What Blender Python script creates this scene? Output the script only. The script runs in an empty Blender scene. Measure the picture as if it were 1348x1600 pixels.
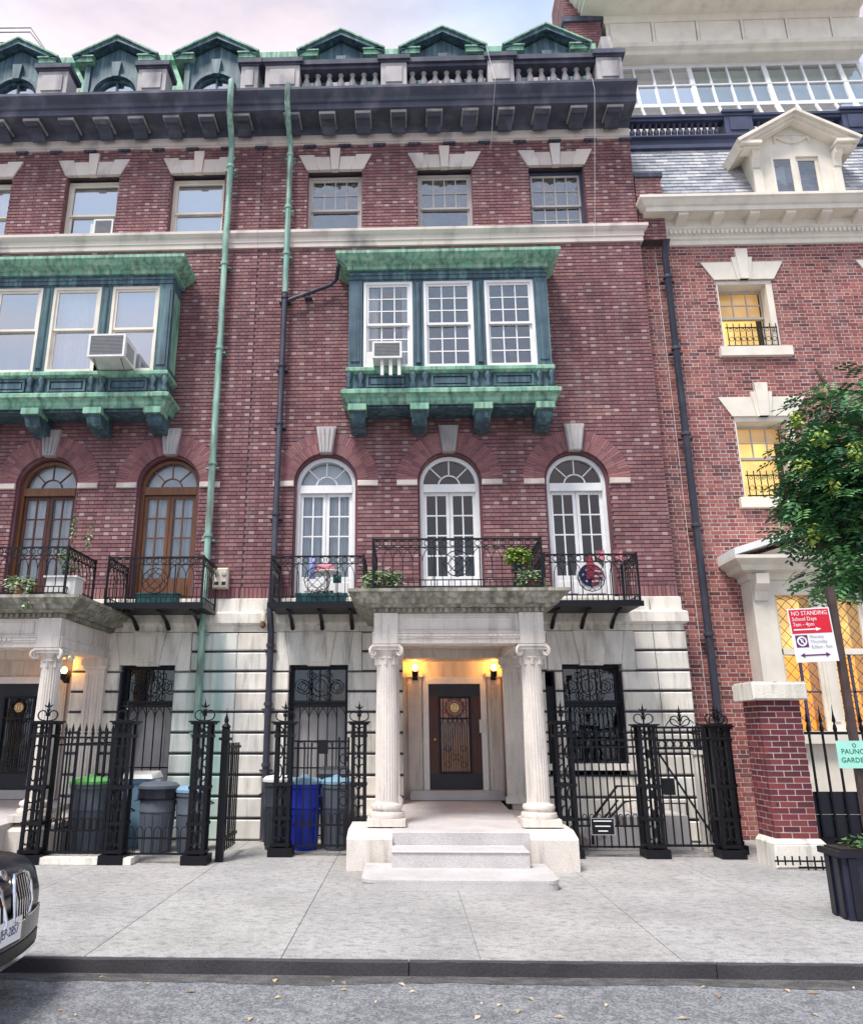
import bpy, math, random
from mathutils import Vector, Matrix
random.seed(11)
R = math.radians
pi = math.pi
S = bpy.context.scene
COL = S.collection

# ------------------------------------------------------------------ camera, world, sun, exposure
cd = bpy.data.cameras.new('camera'); cam = bpy.data.objects.new('camera', cd); COL.objects.link(cam)
cam.location = (0, -13.75, 1.74); cam.rotation_euler = (R(90 + 15.9), 0, R(1.8))
cd.sensor_width = 36; cd.lens = 36 * 1205 / 1600; cd.shift_x = 78 / 1600; cd.clip_start = .05; cd.clip_end = 2000
S.camera = cam
SUN_EL, SUN_ROT = 62, 214
W = bpy.data.worlds.new('World'); S.world = W; W.use_nodes = True
nt = W.node_tree; nt.nodes.clear()
def N(t, **k):
    n = nt.nodes.new(t)
    for a, b in k.items(): setattr(n, a, b)
    return n
sky = N('ShaderNodeTexSky', sky_type='NISHITA', sun_disc=False, sun_elevation=R(SUN_EL), sun_rotation=R(SUN_ROT), air_density=1.0, dust_density=1.5, ozone_density=1.3)
tc = N('ShaderNodeTexCoord'); mp = N('ShaderNodeMapping'); mp.inputs['Scale'].default_value = (1.2, 1.2, 3.4)
cn = N('ShaderNodeTexNoise'); cn.inputs['Scale'].default_value = 2.3; cn.inputs['Detail'].default_value = 6; cn.inputs['Roughness'].default_value = .55
cr = N('ShaderNodeValToRGB'); cr.color_ramp.elements[0].position = .36; cr.color_ramp.elements[1].position = .68
cr.color_ramp.elements[0].color = (.50, .50, .50, 1); cr.color_ramp.elements[1].color = (.97, .97, .97, 1)
pc = N('ShaderNodeTexNoise'); pc.inputs['Scale'].default_value = 1.4
pr = N('ShaderNodeValToRGB'); pr.color_ramp.elements[0].position = .47; pr.color_ramp.elements[1].position = .66
pr.color_ramp.elements[0].color = (5.0, 5.9, 7.3, 1); pr.color_ramp.elements[1].color = (7.7, 6.4, 6.3, 1)
mx = N('ShaderNodeMix', data_type='RGBA')
bg = N('ShaderNodeBackground'); bg.inputs['Strength'].default_value = .095
ow = N('ShaderNodeOutputWorld'); L = nt.links.new
L(tc.outputs['Generated'], mp.inputs[0]); L(mp.outputs[0], cn.inputs['Vector']); L(mp.outputs[0], pc.inputs['Vector'])
L(cn.outputs['Fac'], cr.inputs[0]); L(pc.outputs['Fac'], pr.inputs[0])
L(cr.outputs[0], mx.inputs['Factor']); L(sky.outputs[0], mx.inputs['A']); L(pr.outputs[0], mx.inputs['B'])
L(mx.outputs['Result'], bg.inputs[0]); L(bg.outputs[0], ow.inputs[0])
sl = bpy.data.lights.new('sun', 'SUN'); sl.energy = 2.3; sl.angle = R(16); sl.color = (1, .96, .92)
so = bpy.data.objects.new('sun', sl); COL.objects.link(so)
sd = Vector((math.sin(R(SUN_ROT)) * math.cos(R(SUN_EL)), math.cos(R(SUN_ROT)) * math.cos(R(SUN_EL)), math.sin(R(SUN_EL))))
so.rotation_euler = sd.to_track_quat('Z', 'Y').to_euler(); so.location = sd * 60
S.view_settings.view_transform = 'Standard'; S.view_settings.look = 'None'; S.view_settings.exposure = 1.0; S.view_settings.gamma = 1
S.render.engine = 'CYCLES'
S.cycles.max_bounces = 8; S.cycles.transparent_max_bounces = 16

# ------------------------------------------------------------------ materials
M = {}
def mat(name, c, rough=.7, var=.15, scale=6., bump=0., bscale=40., stain=None, sfac=.6, spos=(.5, .7), sscale=(2, 2, .35), metal=0., spec=.4, fine=0., emit=None, es=1., coat=0., vscale=None):
    m = bpy.data.materials.new(name); m.use_nodes = True; t = m.node_tree; b = t.nodes['Principled BSDF']; l = t.links.new
    b.inputs['Roughness'].default_value = rough; b.inputs['Metallic'].default_value = metal; b.inputs['Specular IOR Level'].default_value = spec
    b.inputs['Coat Weight'].default_value = coat
    co = t.nodes.new('ShaderNodeTexCoord')
    at = t.nodes.new('ShaderNodeAttribute'); at.attribute_name = 'tint'
    mul = t.nodes.new('ShaderNodeMix'); mul.data_type = 'RGBA'; mul.blend_type = 'MULTIPLY'; mul.inputs['Factor'].default_value = 1
    mul.inputs['A'].default_value = (*c, 1); l(at.outputs['Color'], mul.inputs['B']); out = mul.outputs['Result']
    def noise(sc, det=4., vec=None):
        n = t.nodes.new('ShaderNodeTexNoise'); n.inputs['Scale'].default_value = sc; n.inputs['Detail'].default_value = det
        if vec:
            mpn = t.nodes.new('ShaderNodeMapping'); mpn.inputs['Scale'].default_value = vec; l(co.outputs['Object'], mpn.inputs[0]); l(mpn.outputs[0], n.inputs['Vector'])
        else: l(co.outputs['Object'], n.inputs['Vector'])
        return n.outputs['Fac']
    def ramp(src, p0, p1, a, bb):
        r = t.nodes.new('ShaderNodeMapRange'); r.inputs[1].default_value = p0; r.inputs[2].default_value = p1; r.inputs[3].default_value = a; r.inputs[4].default_value = bb
        l(src, r.inputs[0]); return r.outputs[0]
    def mulv(o, src):
        k = t.nodes.new('ShaderNodeMix'); k.data_type = 'RGBA'; k.blend_type = 'MULTIPLY'; k.inputs['Factor'].default_value = 1
        l(o, k.inputs['A']); l(src, k.inputs['B']); return k.outputs['Result']
    if var: out = mulv(out, ramp(noise(scale, 5, vscale), .3, .7, 1 - var, 1 + var))
    if fine: out = mulv(out, ramp(noise(bscale * 2, 2), .3, .7, 1 - fine, 1 + fine))
    if stain:
        for i, sc in enumerate(stain if isinstance(stain[0], (tuple, list)) else [stain]):
            k = t.nodes.new('ShaderNodeMix'); k.data_type = 'RGBA'
            l(ramp(noise(1.7 + i * 1.3, 6, sscale), spos[0], spos[1], 0, sfac), k.inputs['Factor']); l(out, k.inputs['A']); k.inputs['B'].default_value = (*sc, 1); out = k.outputs['Result']
    l(out, b.inputs['Base Color'])
    if bump:
        bn = t.nodes.new('ShaderNodeBump'); bn.inputs['Strength'].default_value = bump; bn.inputs['Distance'].default_value = .01
        l(noise(bscale, 5), bn.inputs['Height']); l(bn.outputs[0], b.inputs['Normal'])
    if emit:
        b.inputs['Emission Color'].default_value = (*emit, 1); b.inputs['Emission Strength'].default_value = es
        if var: l(ramp(noise(1.3, 2), .32, .68, es * .45, es * 1.25), b.inputs['Emission Strength'])
    M[name] = m; return m
def glass(name, refl=.1, tint=(.9, .95, 1), rough=.015, wob=.12, ws=3.):
    m = bpy.data.materials.new(name); m.use_nodes = True; t = m.node_tree; t.nodes.clear(); l = t.links.new
    o = t.nodes.new('ShaderNodeOutputMaterial'); x = t.nodes.new('ShaderNodeMixShader'); tr = t.nodes.new('ShaderNodeBsdfTransparent'); g = t.nodes.new('ShaderNodeBsdfGlossy')
    tr.inputs[0].default_value = (*tint, 1); g.inputs['Roughness'].default_value = rough; g.inputs[0].default_value = (.95, .97, 1, 1)
    fr = t.nodes.new('ShaderNodeFresnel'); fr.inputs[0].default_value = 1.5
    ad = t.nodes.new('ShaderNodeMath'); ad.operation = 'MULTIPLY_ADD'; ad.inputs[1].default_value = 1.2; ad.inputs[2].default_value = refl; ad.use_clamp = True
    co = t.nodes.new('ShaderNodeTexCoord'); n = t.nodes.new('ShaderNodeTexNoise'); n.inputs['Scale'].default_value = ws; n.inputs['Detail'].default_value = 1; bn = t.nodes.new('ShaderNodeBump'); bn.inputs['Strength'].default_value = wob; bn.inputs['Distance'].default_value = .03
    l(co.outputs['Object'], n.inputs[0]); l(n.outputs[0], bn.inputs['Height']); l(bn.outputs[0], g.inputs['Normal'])
    l(fr.outputs[0], ad.inputs[0]); l(ad.outputs[0], x.inputs[0]); l(tr.outputs[0], x.inputs[1]); l(g.outputs[0], x.inputs[2]); l(x.outputs[0], o.inputs[0])
    M[name] = m; return m
mat('brick', (1, 1, 1), .85, .16, 1.2, .35, 70, fine=.12, stain=[(.10, .058, .068), (.30, .21, .20)], sfac=.5, spos=(.50, .76), sscale=(1.1, 1.1, .22))
mat('mortar_dark', (.10, .07, .08), .95, .2, 5, .3, 60)
mat('mortar_light', (.50, .41, .38), .95, .15, 5, .3, 60)
mat('limestone', (.78, .73, .645), .82, .12, 1.5, .5, 45, fine=.12, stain=[(.42, .40, .33), (.20, .19, .17)], sfac=.62, spos=(.52, .74), sscale=(3.2, 3.2, .45))
mat('portico_stone', (.68, .615, .55), .82, .12, 1.5, .4, 45, fine=.12, stain=[(.36, .32, .27), (.20, .18, .165)], sfac=.5, spos=(.53, .78), sscale=(4, 4, .5))
mat('mossy_stone', (.40, .375, .32), .85, .2, 2, .4, 40, fine=.12, stain=[(.06, .06, .05), (.15, .15, .095)], sfac=.8, spos=(.42, .68), sscale=(5, 5, .3))
mat('verdigris_stone', (.72, .74, .69), .8, .1, 1.5, .25, 50, fine=.06, stain=[(.26, .46, .40), (.36, .42, .33)], sfac=.8, spos=(.48, .66), sscale=(2.2, 2.2, .16))
mat('band_stone', (.66, .57, .51), .8, .1, 1.5, .2, 50, stain=(.12, .11, .13), sfac=.75, spos=(.53, .72), sscale=(.9, .9, .5))
mat('sooty_stone', (.062, .066, .095), .75, .25, 2, .3, 40, stain=(.20, .19, .24), sfac=.6, spos=(.5, .75), sscale=(1.5, 1.5, .5))
mat('pedestal_stone', (.44, .41, .40), .8, .2, 2, .3, 40, stain=(.10, .10, .14), sfac=.8, spos=(.5, .72), sscale=(1.5, 1.5, .4))
mat('copper_bright', (.20, .41, .29), .7, .2, 4, .3, 30, fine=.1, stain=[(.42, .58, .42), (.04, .065, .06)], sfac=.7, spos=(.45, .70), sscale=(4, 4, .5))
mat('copper_dark', (.05, .095, .125), .55, .35, 4, .25, 30, fine=.1, stain=[(.16, .31, .29), (.022, .035, .06)], sfac=.7, spos=(.46, .72), sscale=(6, 6, .2))
mat('copper_pipe', (.22, .38, .31), .55, .2, 3, .1, 40, stain=[(.10, .11, .10), (.40, .56, .46)], sfac=.8, spos=(.5, .62), sscale=(3, 3, .5))
mat('pipe_dark', (.045, .045, .065), .5, .2, 4, .1, 50, stain=(.15, .15, .17), sfac=.5, spos=(.58, .7), sscale=(3, 3, .4))
mat('iron', (.0045, .005, .008), .45, .25, 8, .15, 60, spec=.3)
mat('white_paint', (.78, .77, .76), .45, .05, 6, .03, 60)
mat('cream_paint', (.74, .68, .58), .6, .08, 3, .06, 60, stain=(.42, .38, .33), sfac=.45, spos=(.55, .8), sscale=(2, 2, .6))
mat('bronze_trim', (.52, .48, .44), .5, .1, 4)
mat('dark_trim', (.05, .06, .11), .55, .2, 3, .1, 40)
mat('wood_brown', (.165, .066, .028), .45, .25, 5, .1, 60, vscale=(6, 6, .6))
mat('wood_dark', (.075, .022, .014), .4, .25, 5, .1, 60, vscale=(6, 6, .6))
mat('black_paint', (.012, .013, .022), .35, .1, 8)
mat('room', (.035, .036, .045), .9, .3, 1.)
mat('curtain', (.78, .78, .76), .9, .06, 4)
mat('blind', (.60, .66, .76), .85, .05, 4)
mat('concrete', (.345, .335, .325), .9, .18, .9, 1., 24, fine=.24, stain=[(.25, .245, .245), (.42, .395, .37), (.15, .145, .145)], sfac=.6, spos=(.50, .70), sscale=(2.6, 3.4, 1))
mat('areaway_concrete', (.30, .295, .29), .9, .2, 2, .4, 45, fine=.15)
mat('granite', (.50, .47, .46), .8, .10, 2, .3, 60, fine=.25, stain=(.32, .30, .30), sfac=.4, spos=(.5, .8), sscale=(2, 2, 1))
mat('kerb_stone', (.05, .045, .05), .85, .3, 1.5, .4, 40, fine=.2)
mat('asphalt', (.17, .172, .182), .92, .22, 3., 1.2, 26, fine=.6, stain=[(.10, .10, .108), (.30, .295, .295)], sfac=.6, spos=(.5, .66), sscale=(7, 6, 1))
mat('leaf_litter', (.42, .35, .24), .8, .2, 20)
mat('slate', (1, 1, 1), .55, .15, 6, .2, 60, fine=.1)
mat('plastic_grey', (.095, .11, .135), .5, .1, 6)
mat('plastic_dark', (.035, .04, .05), .45, .1, 6)
mat('plastic_blue', (.015, .035, .42), .4, .1, 6)
mat('plastic_green', (.11, .36, .10), .5, .1, 6)
mat('plastic_lightblue', (.20, .34, .46), .5, .1, 6)
mat('plastic_white', (.70, .69, .66), .5, .08, 6)
mat('plastic_beige', (.60, .53, .42), .5, .08, 6)
mat('ac_grille', (.20, .205, .21), .5, .1, 10)
mat('bark', (.085, .06, .045), .9, .3, 6, .6, 30)
mat('leaf', (1, 1, 1), .55, .0, spec=.3)
mat('terracotta', (.30, .12, .07), .8, .15, 6)
mat('planter_teal', (.02, .11, .11), .5, .15, 6)
mat('soil', (.03, .022, .016), .95, .3, 10)
mat('car_paint', (.010, .012, .020), .3, .05, 4, coat=.25, spec=.3)
mat('car_black', (.012, .012, .013), .5, .05, 4)
mat('chrome', (.72, .74, .78), .14, .03, 4, metal=1)
mat('steel_grey', (.22, .215, .23), .5, .15, 8, metal=.6)
mat('rubber', (.02, .02, .02), .85, .1, 8)
mat('sign_red', (.62, .012, .03), .45, .04, 6); mat('sign_white', (.80, .79, .79), .45, .04, 6); mat('sign_black', (.02, .02, .02), .5, 0); mat('sign_green', (.36, .74, .60), .5, .05, 6)
mat('ink_purple', (.12, .02, .10), .5, 0); mat('ink_green', (.02, .15, .10), .5, 0); mat('ink_grey', (.42, .42, .43), .5, 0)
mat('pole_brown', (.07, .045, .04), .6, .3, 6, .1, 40, stain=(.22, .2, .19), sfac=.6, spos=(.55, .7))
mat('cloth_red', (.40, .06, .09), .9, .1, 8); mat('cloth_navy', (.02, .03, .12), .9, .1, 8); mat('cloth_blue', (.30, .34, .62), .9, .1, 8); mat('cloth_pink', (.55, .2, .24), .9, .15, 8)
mat('brass', (.45, .28, .10), .35, .1, 8, metal=.9)
mat('bulb', (1, .8, .5), .3, 0, emit=(1, .45, .10), es=9)
mat('lit_room', (.85, .68, .35), .8, .12, 2.2, emit=(1, .70, .24), es=.5)
mat('lit_shade', (.55, .42, .25), .8, .12, 2.2, emit=(1, .62, .25), es=.22)
mat('lit_room_amber', (.8, .5, .15), .8, .12, 2.2, emit=(1, .42, .02), es=.62)
mat('amber_glass', (.9, .45, .12), .4, .1, 3, emit=(1, .3, .04), es=.5)
mat('hall', (.30, .22, .15), .8, .2, 2, emit=(1, .42, .16), es=.05)  # hall walls emit a faint orange glow, standing in for indoor light
glass('glass_clear', .02); glass('glass_amber', .02, (.75, .32, .10)); glass('glass_sky', .42, wob=.10, ws=1.2); glass('glass_bay', .16, wob=.3, ws=5); glass('glass_top', .22, wob=.3, ws=6); glass('glass_dark', .03, (.6, .62, .68)); glass('glass_roof', .55, wob=.03); glass('glass_milky', .30, (.72, .82, .80), .08); glass('glass_lit', .02, (1, .95, .8))

# ------------------------------------------------------------------ mesh collecting
class MB:
    def __init__(s): s.v = []; s.f = []; s.t = []
    def add(s, vs, fs, t=None):
        o = len(s.v); s.v += [tuple(p) for p in vs]; s.f += [tuple(i + o for i in f) for f in fs]; s.t += [t] * len(fs); return s
    def box(s, x0, x1, y0, y1, z0, z1, t=None, back=True):
        fs = [(0, 1, 5, 4), (1, 2, 6, 5), (3, 0, 4, 7), (4, 5, 6, 7), (3, 2, 1, 0)]
        if back: fs.append((2, 3, 7, 6))
        return s.add([(x0, y0, z0), (x1, y0, z0), (x1, y1, z0), (x0, y1, z0), (x0, y0, z1), (x1, y0, z1), (x1, y1, z1), (x0, y1, z1)], fs, t)
    def block(s, x0, x1, z0, z1, yb, yf, ch=.015, t=None):   # facing -Y with chamfered front edges
        a = [(x0, yb, z0), (x1, yb, z0), (x1, yb, z1), (x0, yb, z1)]; m = [(x, yf + ch, z) for x, y, z in a]
        c = [(x0 + ch, yf, z0 + ch), (x1 - ch, yf, z0 + ch), (x1 - ch, yf, z1 - ch), (x0 + ch, yf, z1 - ch)]
        fs = [(8, 9, 10, 11)]
        for k in range(4):
            j = (k + 1) % 4; fs += [(k, j, j + 4, k + 4), (k + 4, j + 4, j + 8, k + 8)]
        return s.add(a + m + c, fs, t)
    def prism(s, poly, y0, y1, t=None):                        # polygon in x,z (counter clockwise seen from -Y), extruded y0 (front) to y1
        n = len(poly); vs = [(x, y0, z) for x, z in poly] + [(x, y1, z) for x, z in poly]
        return s.add(vs, [tuple(range(n)), tuple(range(2 * n - 1, n - 1, -1))] + [(i, i + n, (i + 1) % n + n, (i + 1) % n) for i in range(n)], t)
    def prismx(s, poly, x0, x1, t=None):                       # polygon in y,z extruded along x
        n = len(poly); vs = [(x0, y, z) for y, z in poly] + [(x1, y, z) for y, z in poly]
        return s.add(vs, [tuple(range(n)), tuple(range(2 * n - 1, n - 1, -1))] + [(i, i + n, (i + 1) % n + n, (i + 1) % n) for i in range(n)], t)
    def prismz(s, poly, z0, z1, t=None):
        n = len(poly); vs = [(x, y, z0) for x, y in poly] + [(x, y, z1) for x, y in poly]
        return s.add(vs, [tuple(range(n - 1, -1, -1)), tuple(range(n, 2 * n))] + [(i, (i + 1) % n, (i + 1) % n + n, i + n) for i in range(n)], t)
    def lathe(s, prof, c, n=16, t=None, flute=0):
        vs = []; fs = []
        for r, z in prof:
            for k in range(n):
                a = 2 * pi * k / n; q = r * (1 - flute * (k % 2)) if flute else r
                vs.append((c[0] + q * math.cos(a), c[1] + q * math.sin(a), c[2] + z))
        for i in range(len(prof) - 1):
            for k in range(n):
                j = (k + 1) % n; fs.append((i * n + k, i * n + j, (i + 1) * n + j, (i + 1) * n + k))
        fs.append(tuple(range(n - 1, -1, -1))); m = (len(prof) - 1) * n; fs.append(tuple(range(m, m + n)))
        return s.add(vs, fs, t)
    def tube(s, pts, r, n=5, closed=False, t=None):
        P = [Vector(p) for p in pts]; m = len(P); vs = []; fs = []
        up = Vector((0, 1, 0))
        for i, p in enumerate(P):
            a = P[(i - 1) % m] if (closed or i > 0) else p; b = P[(i + 1) % m] if (closed or i < m - 1) else p
            d = (b - a); d = d.normalized() if d.length > 1e-9 else Vector((0, 0, 1))
            u = up.cross(d)
            if u.length < .1: u = Vector((1, 0, 0)).cross(d)
            u.normalize(); w = d.cross(u); rr = r[i] if isinstance(r, (list, tuple)) else r
            for k in range(n):
                an = 2 * pi * (k + .5) / n; vs.append(p + u * rr * math.cos(an) + w * rr * math.sin(an))
        for i in range(m if closed else m - 1):
            i2 = (i + 1) % m
            for k in range(n):
                j = (k + 1) % n; fs.append((i * n + k, i * n + j, i2 * n + j, i2 * n + k))
        if not closed: fs += [tuple(range(n - 1, -1, -1)), tuple(range((m - 1) * n, m * n))]
        return s.add(vs, fs, t)
    def sweep(s, prof, path, t=None, caps=True):              # prof: (outward, z); path in plan, outward = right-hand side of travel... -Y when travelling +X
        P = [Vector(p) for p in path]; n = len(prof); vs = []; fs = []
        def nrm(a, b):
            d = (b - a).normalized(); return Vector((d.y, -d.x))
        for i, p in enumerate(P):
            ns = []
            if i > 0: ns.append(nrm(P[i - 1], p))
            if i < len(P) - 1: ns.append(nrm(p, P[i + 1]))
            if len(ns) == 2:
                m = (ns[0] + ns[1]).normalized(); k = 1 / max(.2, m.dot(ns[0]))
            else: m = ns[0]; k = 1
            for d, z in prof: vs.append((p.x + m.x * d * k, p.y + m.y * d * k, z))
        for i in range(len(P) - 1):
            for k in range(n):
                j = (k + 1) % n; fs.append((i * n + k, (i + 1) * n + k, (i + 1) * n + j, i * n + j))
        if caps: fs += [tuple(range(n)), tuple(range(len(P) * n - 1, (len(P) - 1) * n - 1, -1))]
        return s.add(vs, fs, t)
    def arc(s, cx, cz, r0, r1, a0, a1, n, y0, y1, t=None):     # curved bar in the x,z plane
        vs = []; fs = []
        for i in range(n + 1):
            a = a0 + (a1 - a0) * i / n; c, q = math.cos(a), math.sin(a)
            vs += [(cx + r0 * c, y0, cz + r0 * q), (cx + r1 * c, y0, cz + r1 * q), (cx + r1 * c, y1, cz + r1 * q), (cx + r0 * c, y1, cz + r0 * q)]
        for i in range(n):
            for k in range(4):
                j = (k + 1) % 4; fs.append((i * 4 + k, i * 4 + j, i * 4 + 4 + j, i * 4 + 4 + k))
        fs += [(0, 3, 2, 1), (n * 4, n * 4 + 1, n * 4 + 2, n * 4 + 3)]
        return s.add(vs, fs, t)
    def mesh(s, name, m, smooth=None, org=(0, 0, 0)):
        me = bpy.data.meshes.new(name); ox, oy, oz = org
        me.from_pydata([(x - ox, y - oy, z - oz) for x, y, z in s.v], [], s.f)
        ca = me.color_attributes.new('tint', 'FLOAT_COLOR', 'CORNER'); buf = []
        for f, t in zip(s.f, s.t):
            c = (1, 1, 1, 1) if t is None else (t[0], t[1], t[2], 1); buf += list(c) * len(f)
        ca.data.foreach_set('color', buf)
        if m: me.materials.append(M[m] if isinstance(m, str) else m)
        if smooth:
            me.polygons.foreach_set('use_smooth', [True] * len(me.polygons)); me.set_sharp_from_angle(angle=R(smooth))
        me.validate(); me.update(); return me
ORG = {}
def root(name, label, cat, loc=(0, 0, 0), group=None):
    o = bpy.data.objects.new(name, None); COL.objects.link(o); o.location = loc; o.empty_display_size = .2
    o['label'] = label; o['category'] = cat
    if group: o['group'] = group
    ORG[o] = Vector(loc); return o
def thing(name, mb, m, label, cat, group=None, smooth=None, loc=(0, 0, 0)):
    o = bpy.data.objects.new(name, mb.mesh(name, m, smooth, loc)); COL.objects.link(o); o.location = loc
    o['label'] = label; o['category'] = cat
    if group: o['group'] = group
    ORG[o] = Vector(loc); return o
def part(name, mb, m, parent, smooth=None, label=None, stuff=False):
    o = bpy.data.objects.new(name, mb.mesh(name, m, smooth, ORG[parent])); COL.objects.link(o); o.parent = parent; ORG[o] = ORG[parent]
    if label: o['label'] = label
    if stuff: o['kind'] = 'stuff'
    return o
def inst(name, me, parent, loc=(0, 0, 0), rz=0, ry=0, scale=None):
    o = bpy.data.objects.new(name, me); COL.objects.link(o); o.parent = parent; o.location = Vector(loc) - ORG[parent]; o.rotation_euler = (0, ry, rz)
    if scale: o.scale = scale
    return o
def struct(name, mb, m, smooth=None):
    o = bpy.data.objects.new(name, mb.mesh(name, m, smooth)); COL.objects.link(o); o['kind'] = 'structure'; ORG[o] = Vector((0, 0, 0)); return o
def U(a, b): return random.uniform(a, b)

# ------------------------------------------------------------------ ground
struct('ground', MB().box(-400, 400, -400, 400, -.6, -.30), 'areaway_concrete')
struct('road', MB().box(-120, 120, -60, -6.885, -.28, -.115), 'asphalt')
side = struct('sidewalk', MB().box(-60, 60, -6.86, 1.2, -.28, -.012), 'areaway_concrete')
xs = [-60, -30, -16] + [-12.15 + 1.59 * k for k in range(16)] + [20, 60]
for a, b in zip(xs, xs[1:]):
    for (ya, yb) in ((-6.86, -4.35), (-4.35, -1.9), (-1.9, 1.2)):
        g_ = .0011; k_ = U(.94, 1.05); e_ = U(0, .002)
        m_ = MB().add([(a + g_, ya - .008, -.03), (b - g_, ya - .008, -.03), (b - g_, yb - g_, -.03), (a + g_, yb - g_, -.03), (a + g_ + .003, ya + g_, -e_), (b - g_ - .003, ya + g_, -e_), (b - g_ - .003, yb - g_ - .003, -e_), (a + g_ + .003, yb - g_ - .003, -e_)],
                      [(0, 1, 5, 4), (1, 2, 6, 5), (2, 3, 7, 6), (3, 0, 4, 7), (4, 5, 6, 7)], (k_ * U(.99, 1.03), k_, k_ * U(.97, 1.01)))
        part('slab', m_, 'concrete', side)
kb = struct('kerb', MB().box(-60, 60, -6.878, -6.872, -.28, -.02), 'kerb_stone')
x = -60
while x < 60:
    w = 2.4 if -14 < x < 14 else 15
    n_ = 24; v_ = []
    for k in range(n_ + 1):
        q = x + .005 + (w - .01) * k / n_; e1, e2 = U(-.006, .006), U(-.007, .004)
        v_ += [(q, -6.905 + e1, -.2), (q, -6.905 + e1, -.012 + e2), (q, -6.895 + e1, -.003 + e2), (q, -6.874, -.003)]
    part('kerb_stone', MB().add(v_, [(4 * k + c, 4 * k + 4 + c, 4 * k + 5 + c, 4 * k + 1 + c) for k in range(n_) for c in range(3)] + [(0, 1, 2, 3), (4 * n_ + 3, 4 * n_ + 2, 4 * n_ + 1, 4 * n_)], None), 'kerb_stone', kb); x += w
mat('planter_navy', (.022, .024, .045), .5, .25, 4, .2, 40, stain=(.07, .06, .08), sfac=.5)
mat('gutter_grime', (.085, .08, .08), .95, .3, 2, 1., 26, fine=.5, stain=[(.14, .135, .13), (.05, .045, .042)], sfac=.6, spos=(.46, .62), sscale=(3, 6, 1))
gv_ = []; n_ = 300
for k in range(n_ + 1):
    q = -20 + 40 * k / n_; e1 = .03 * math.sin(q * 1.3) + .02 * math.sin(q * 3.1 + 1) + U(-.02, .02)
    gv_ += [(q, -6.9, -.112), (q, -7.10 + e1, -.1125)]
struct('gutter', MB().add(gv_, [(2 * k, 2 * k + 1, 2 * k + 3, 2 * k + 2) for k in range(n_)]), 'gutter_grime')

# ------------------------------------------------------------------ brickwork
def brick_tint(kind):
    r = random.random()
    if kind == 'purple_s':
        b = random.choice([(.235, .108, .112), (.21, .096, .104), (.26, .124, .124), (.18, .084, .096), (.28, .142, .138), (.22, .102, .112)])
        if r < .05: b = (.34, .21, .20)
        elif r < .16: b = (.13, .066, .08)
    elif kind == 'purple_h':
        b = random.choice([(.38, .26, .25), (.33, .21, .20), (.46, .36, .34)]) if r < .22 else random.choice([(.25, .118, .12), (.20, .092, .10), (.29, .15, .145)])
    elif kind == 'red':
        b = random.choice([(.29, .092, .076), (.255, .078, .068), (.33, .118, .096), (.23, .07, .062)])
        if r < .18: b = (.14, .05, .05)
    elif kind == 'arch': b = random.choice([(.275, .12, .12), (.245, .105, .11), (.30, .138, .134), (.205, .086, .095)])
    elif kind == 'pier': b = random.choice([(.17, .035, .04), (.145, .03, .038), (.20, .045, .045), (.12, .028, .036)])
    k = U(.88, 1.12); return tuple(q * k for q in b)
BR = {}
def brick_mesh(L, h, dep, tint):
    key = (round(L, 3), h, tint)
    if key not in BR: BR[key] = MB().block(-L / 2, L / 2, -h / 2, h / 2, dep, 0, .004, tint).mesh('brick', 'brick')
    return BR[key]
PAL = {k: [brick_tint(k) for _ in range(16)] for k in ('purple_s', 'purple_h', 'red', 'arch', 'pier')}
def solids(x0, x1, z0, z1, ops, pad=0):
    cut = []
    for o in ops:
        if o[0] == 'r':
            if o[3] < z1 - .02 and o[4] > z0 + .02: cut.append((o[1] - pad, o[2] + pad))
        else:
            _, cx, r, zs, zb = o
            if zb < z1 - .02 and zs + r + pad > z0:
                zm = max(z0, zs) - zs; rr = r + pad
                hw = rr if zm <= 0 else math.sqrt(max(0, rr * rr - zm * zm))
                if hw > .01: cut.append((cx - hw, cx + hw))
    segs = [(x0, x1)]
    for a, b in cut:
        ns = []
        for p, q in segs:
            if b <= p or a >= q: ns.append((p, q)); continue
            if a - p > .02: ns.append((p, a))
            if q - b > .02: ns.append((b, q))
        segs = ns
    return segs
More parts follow.
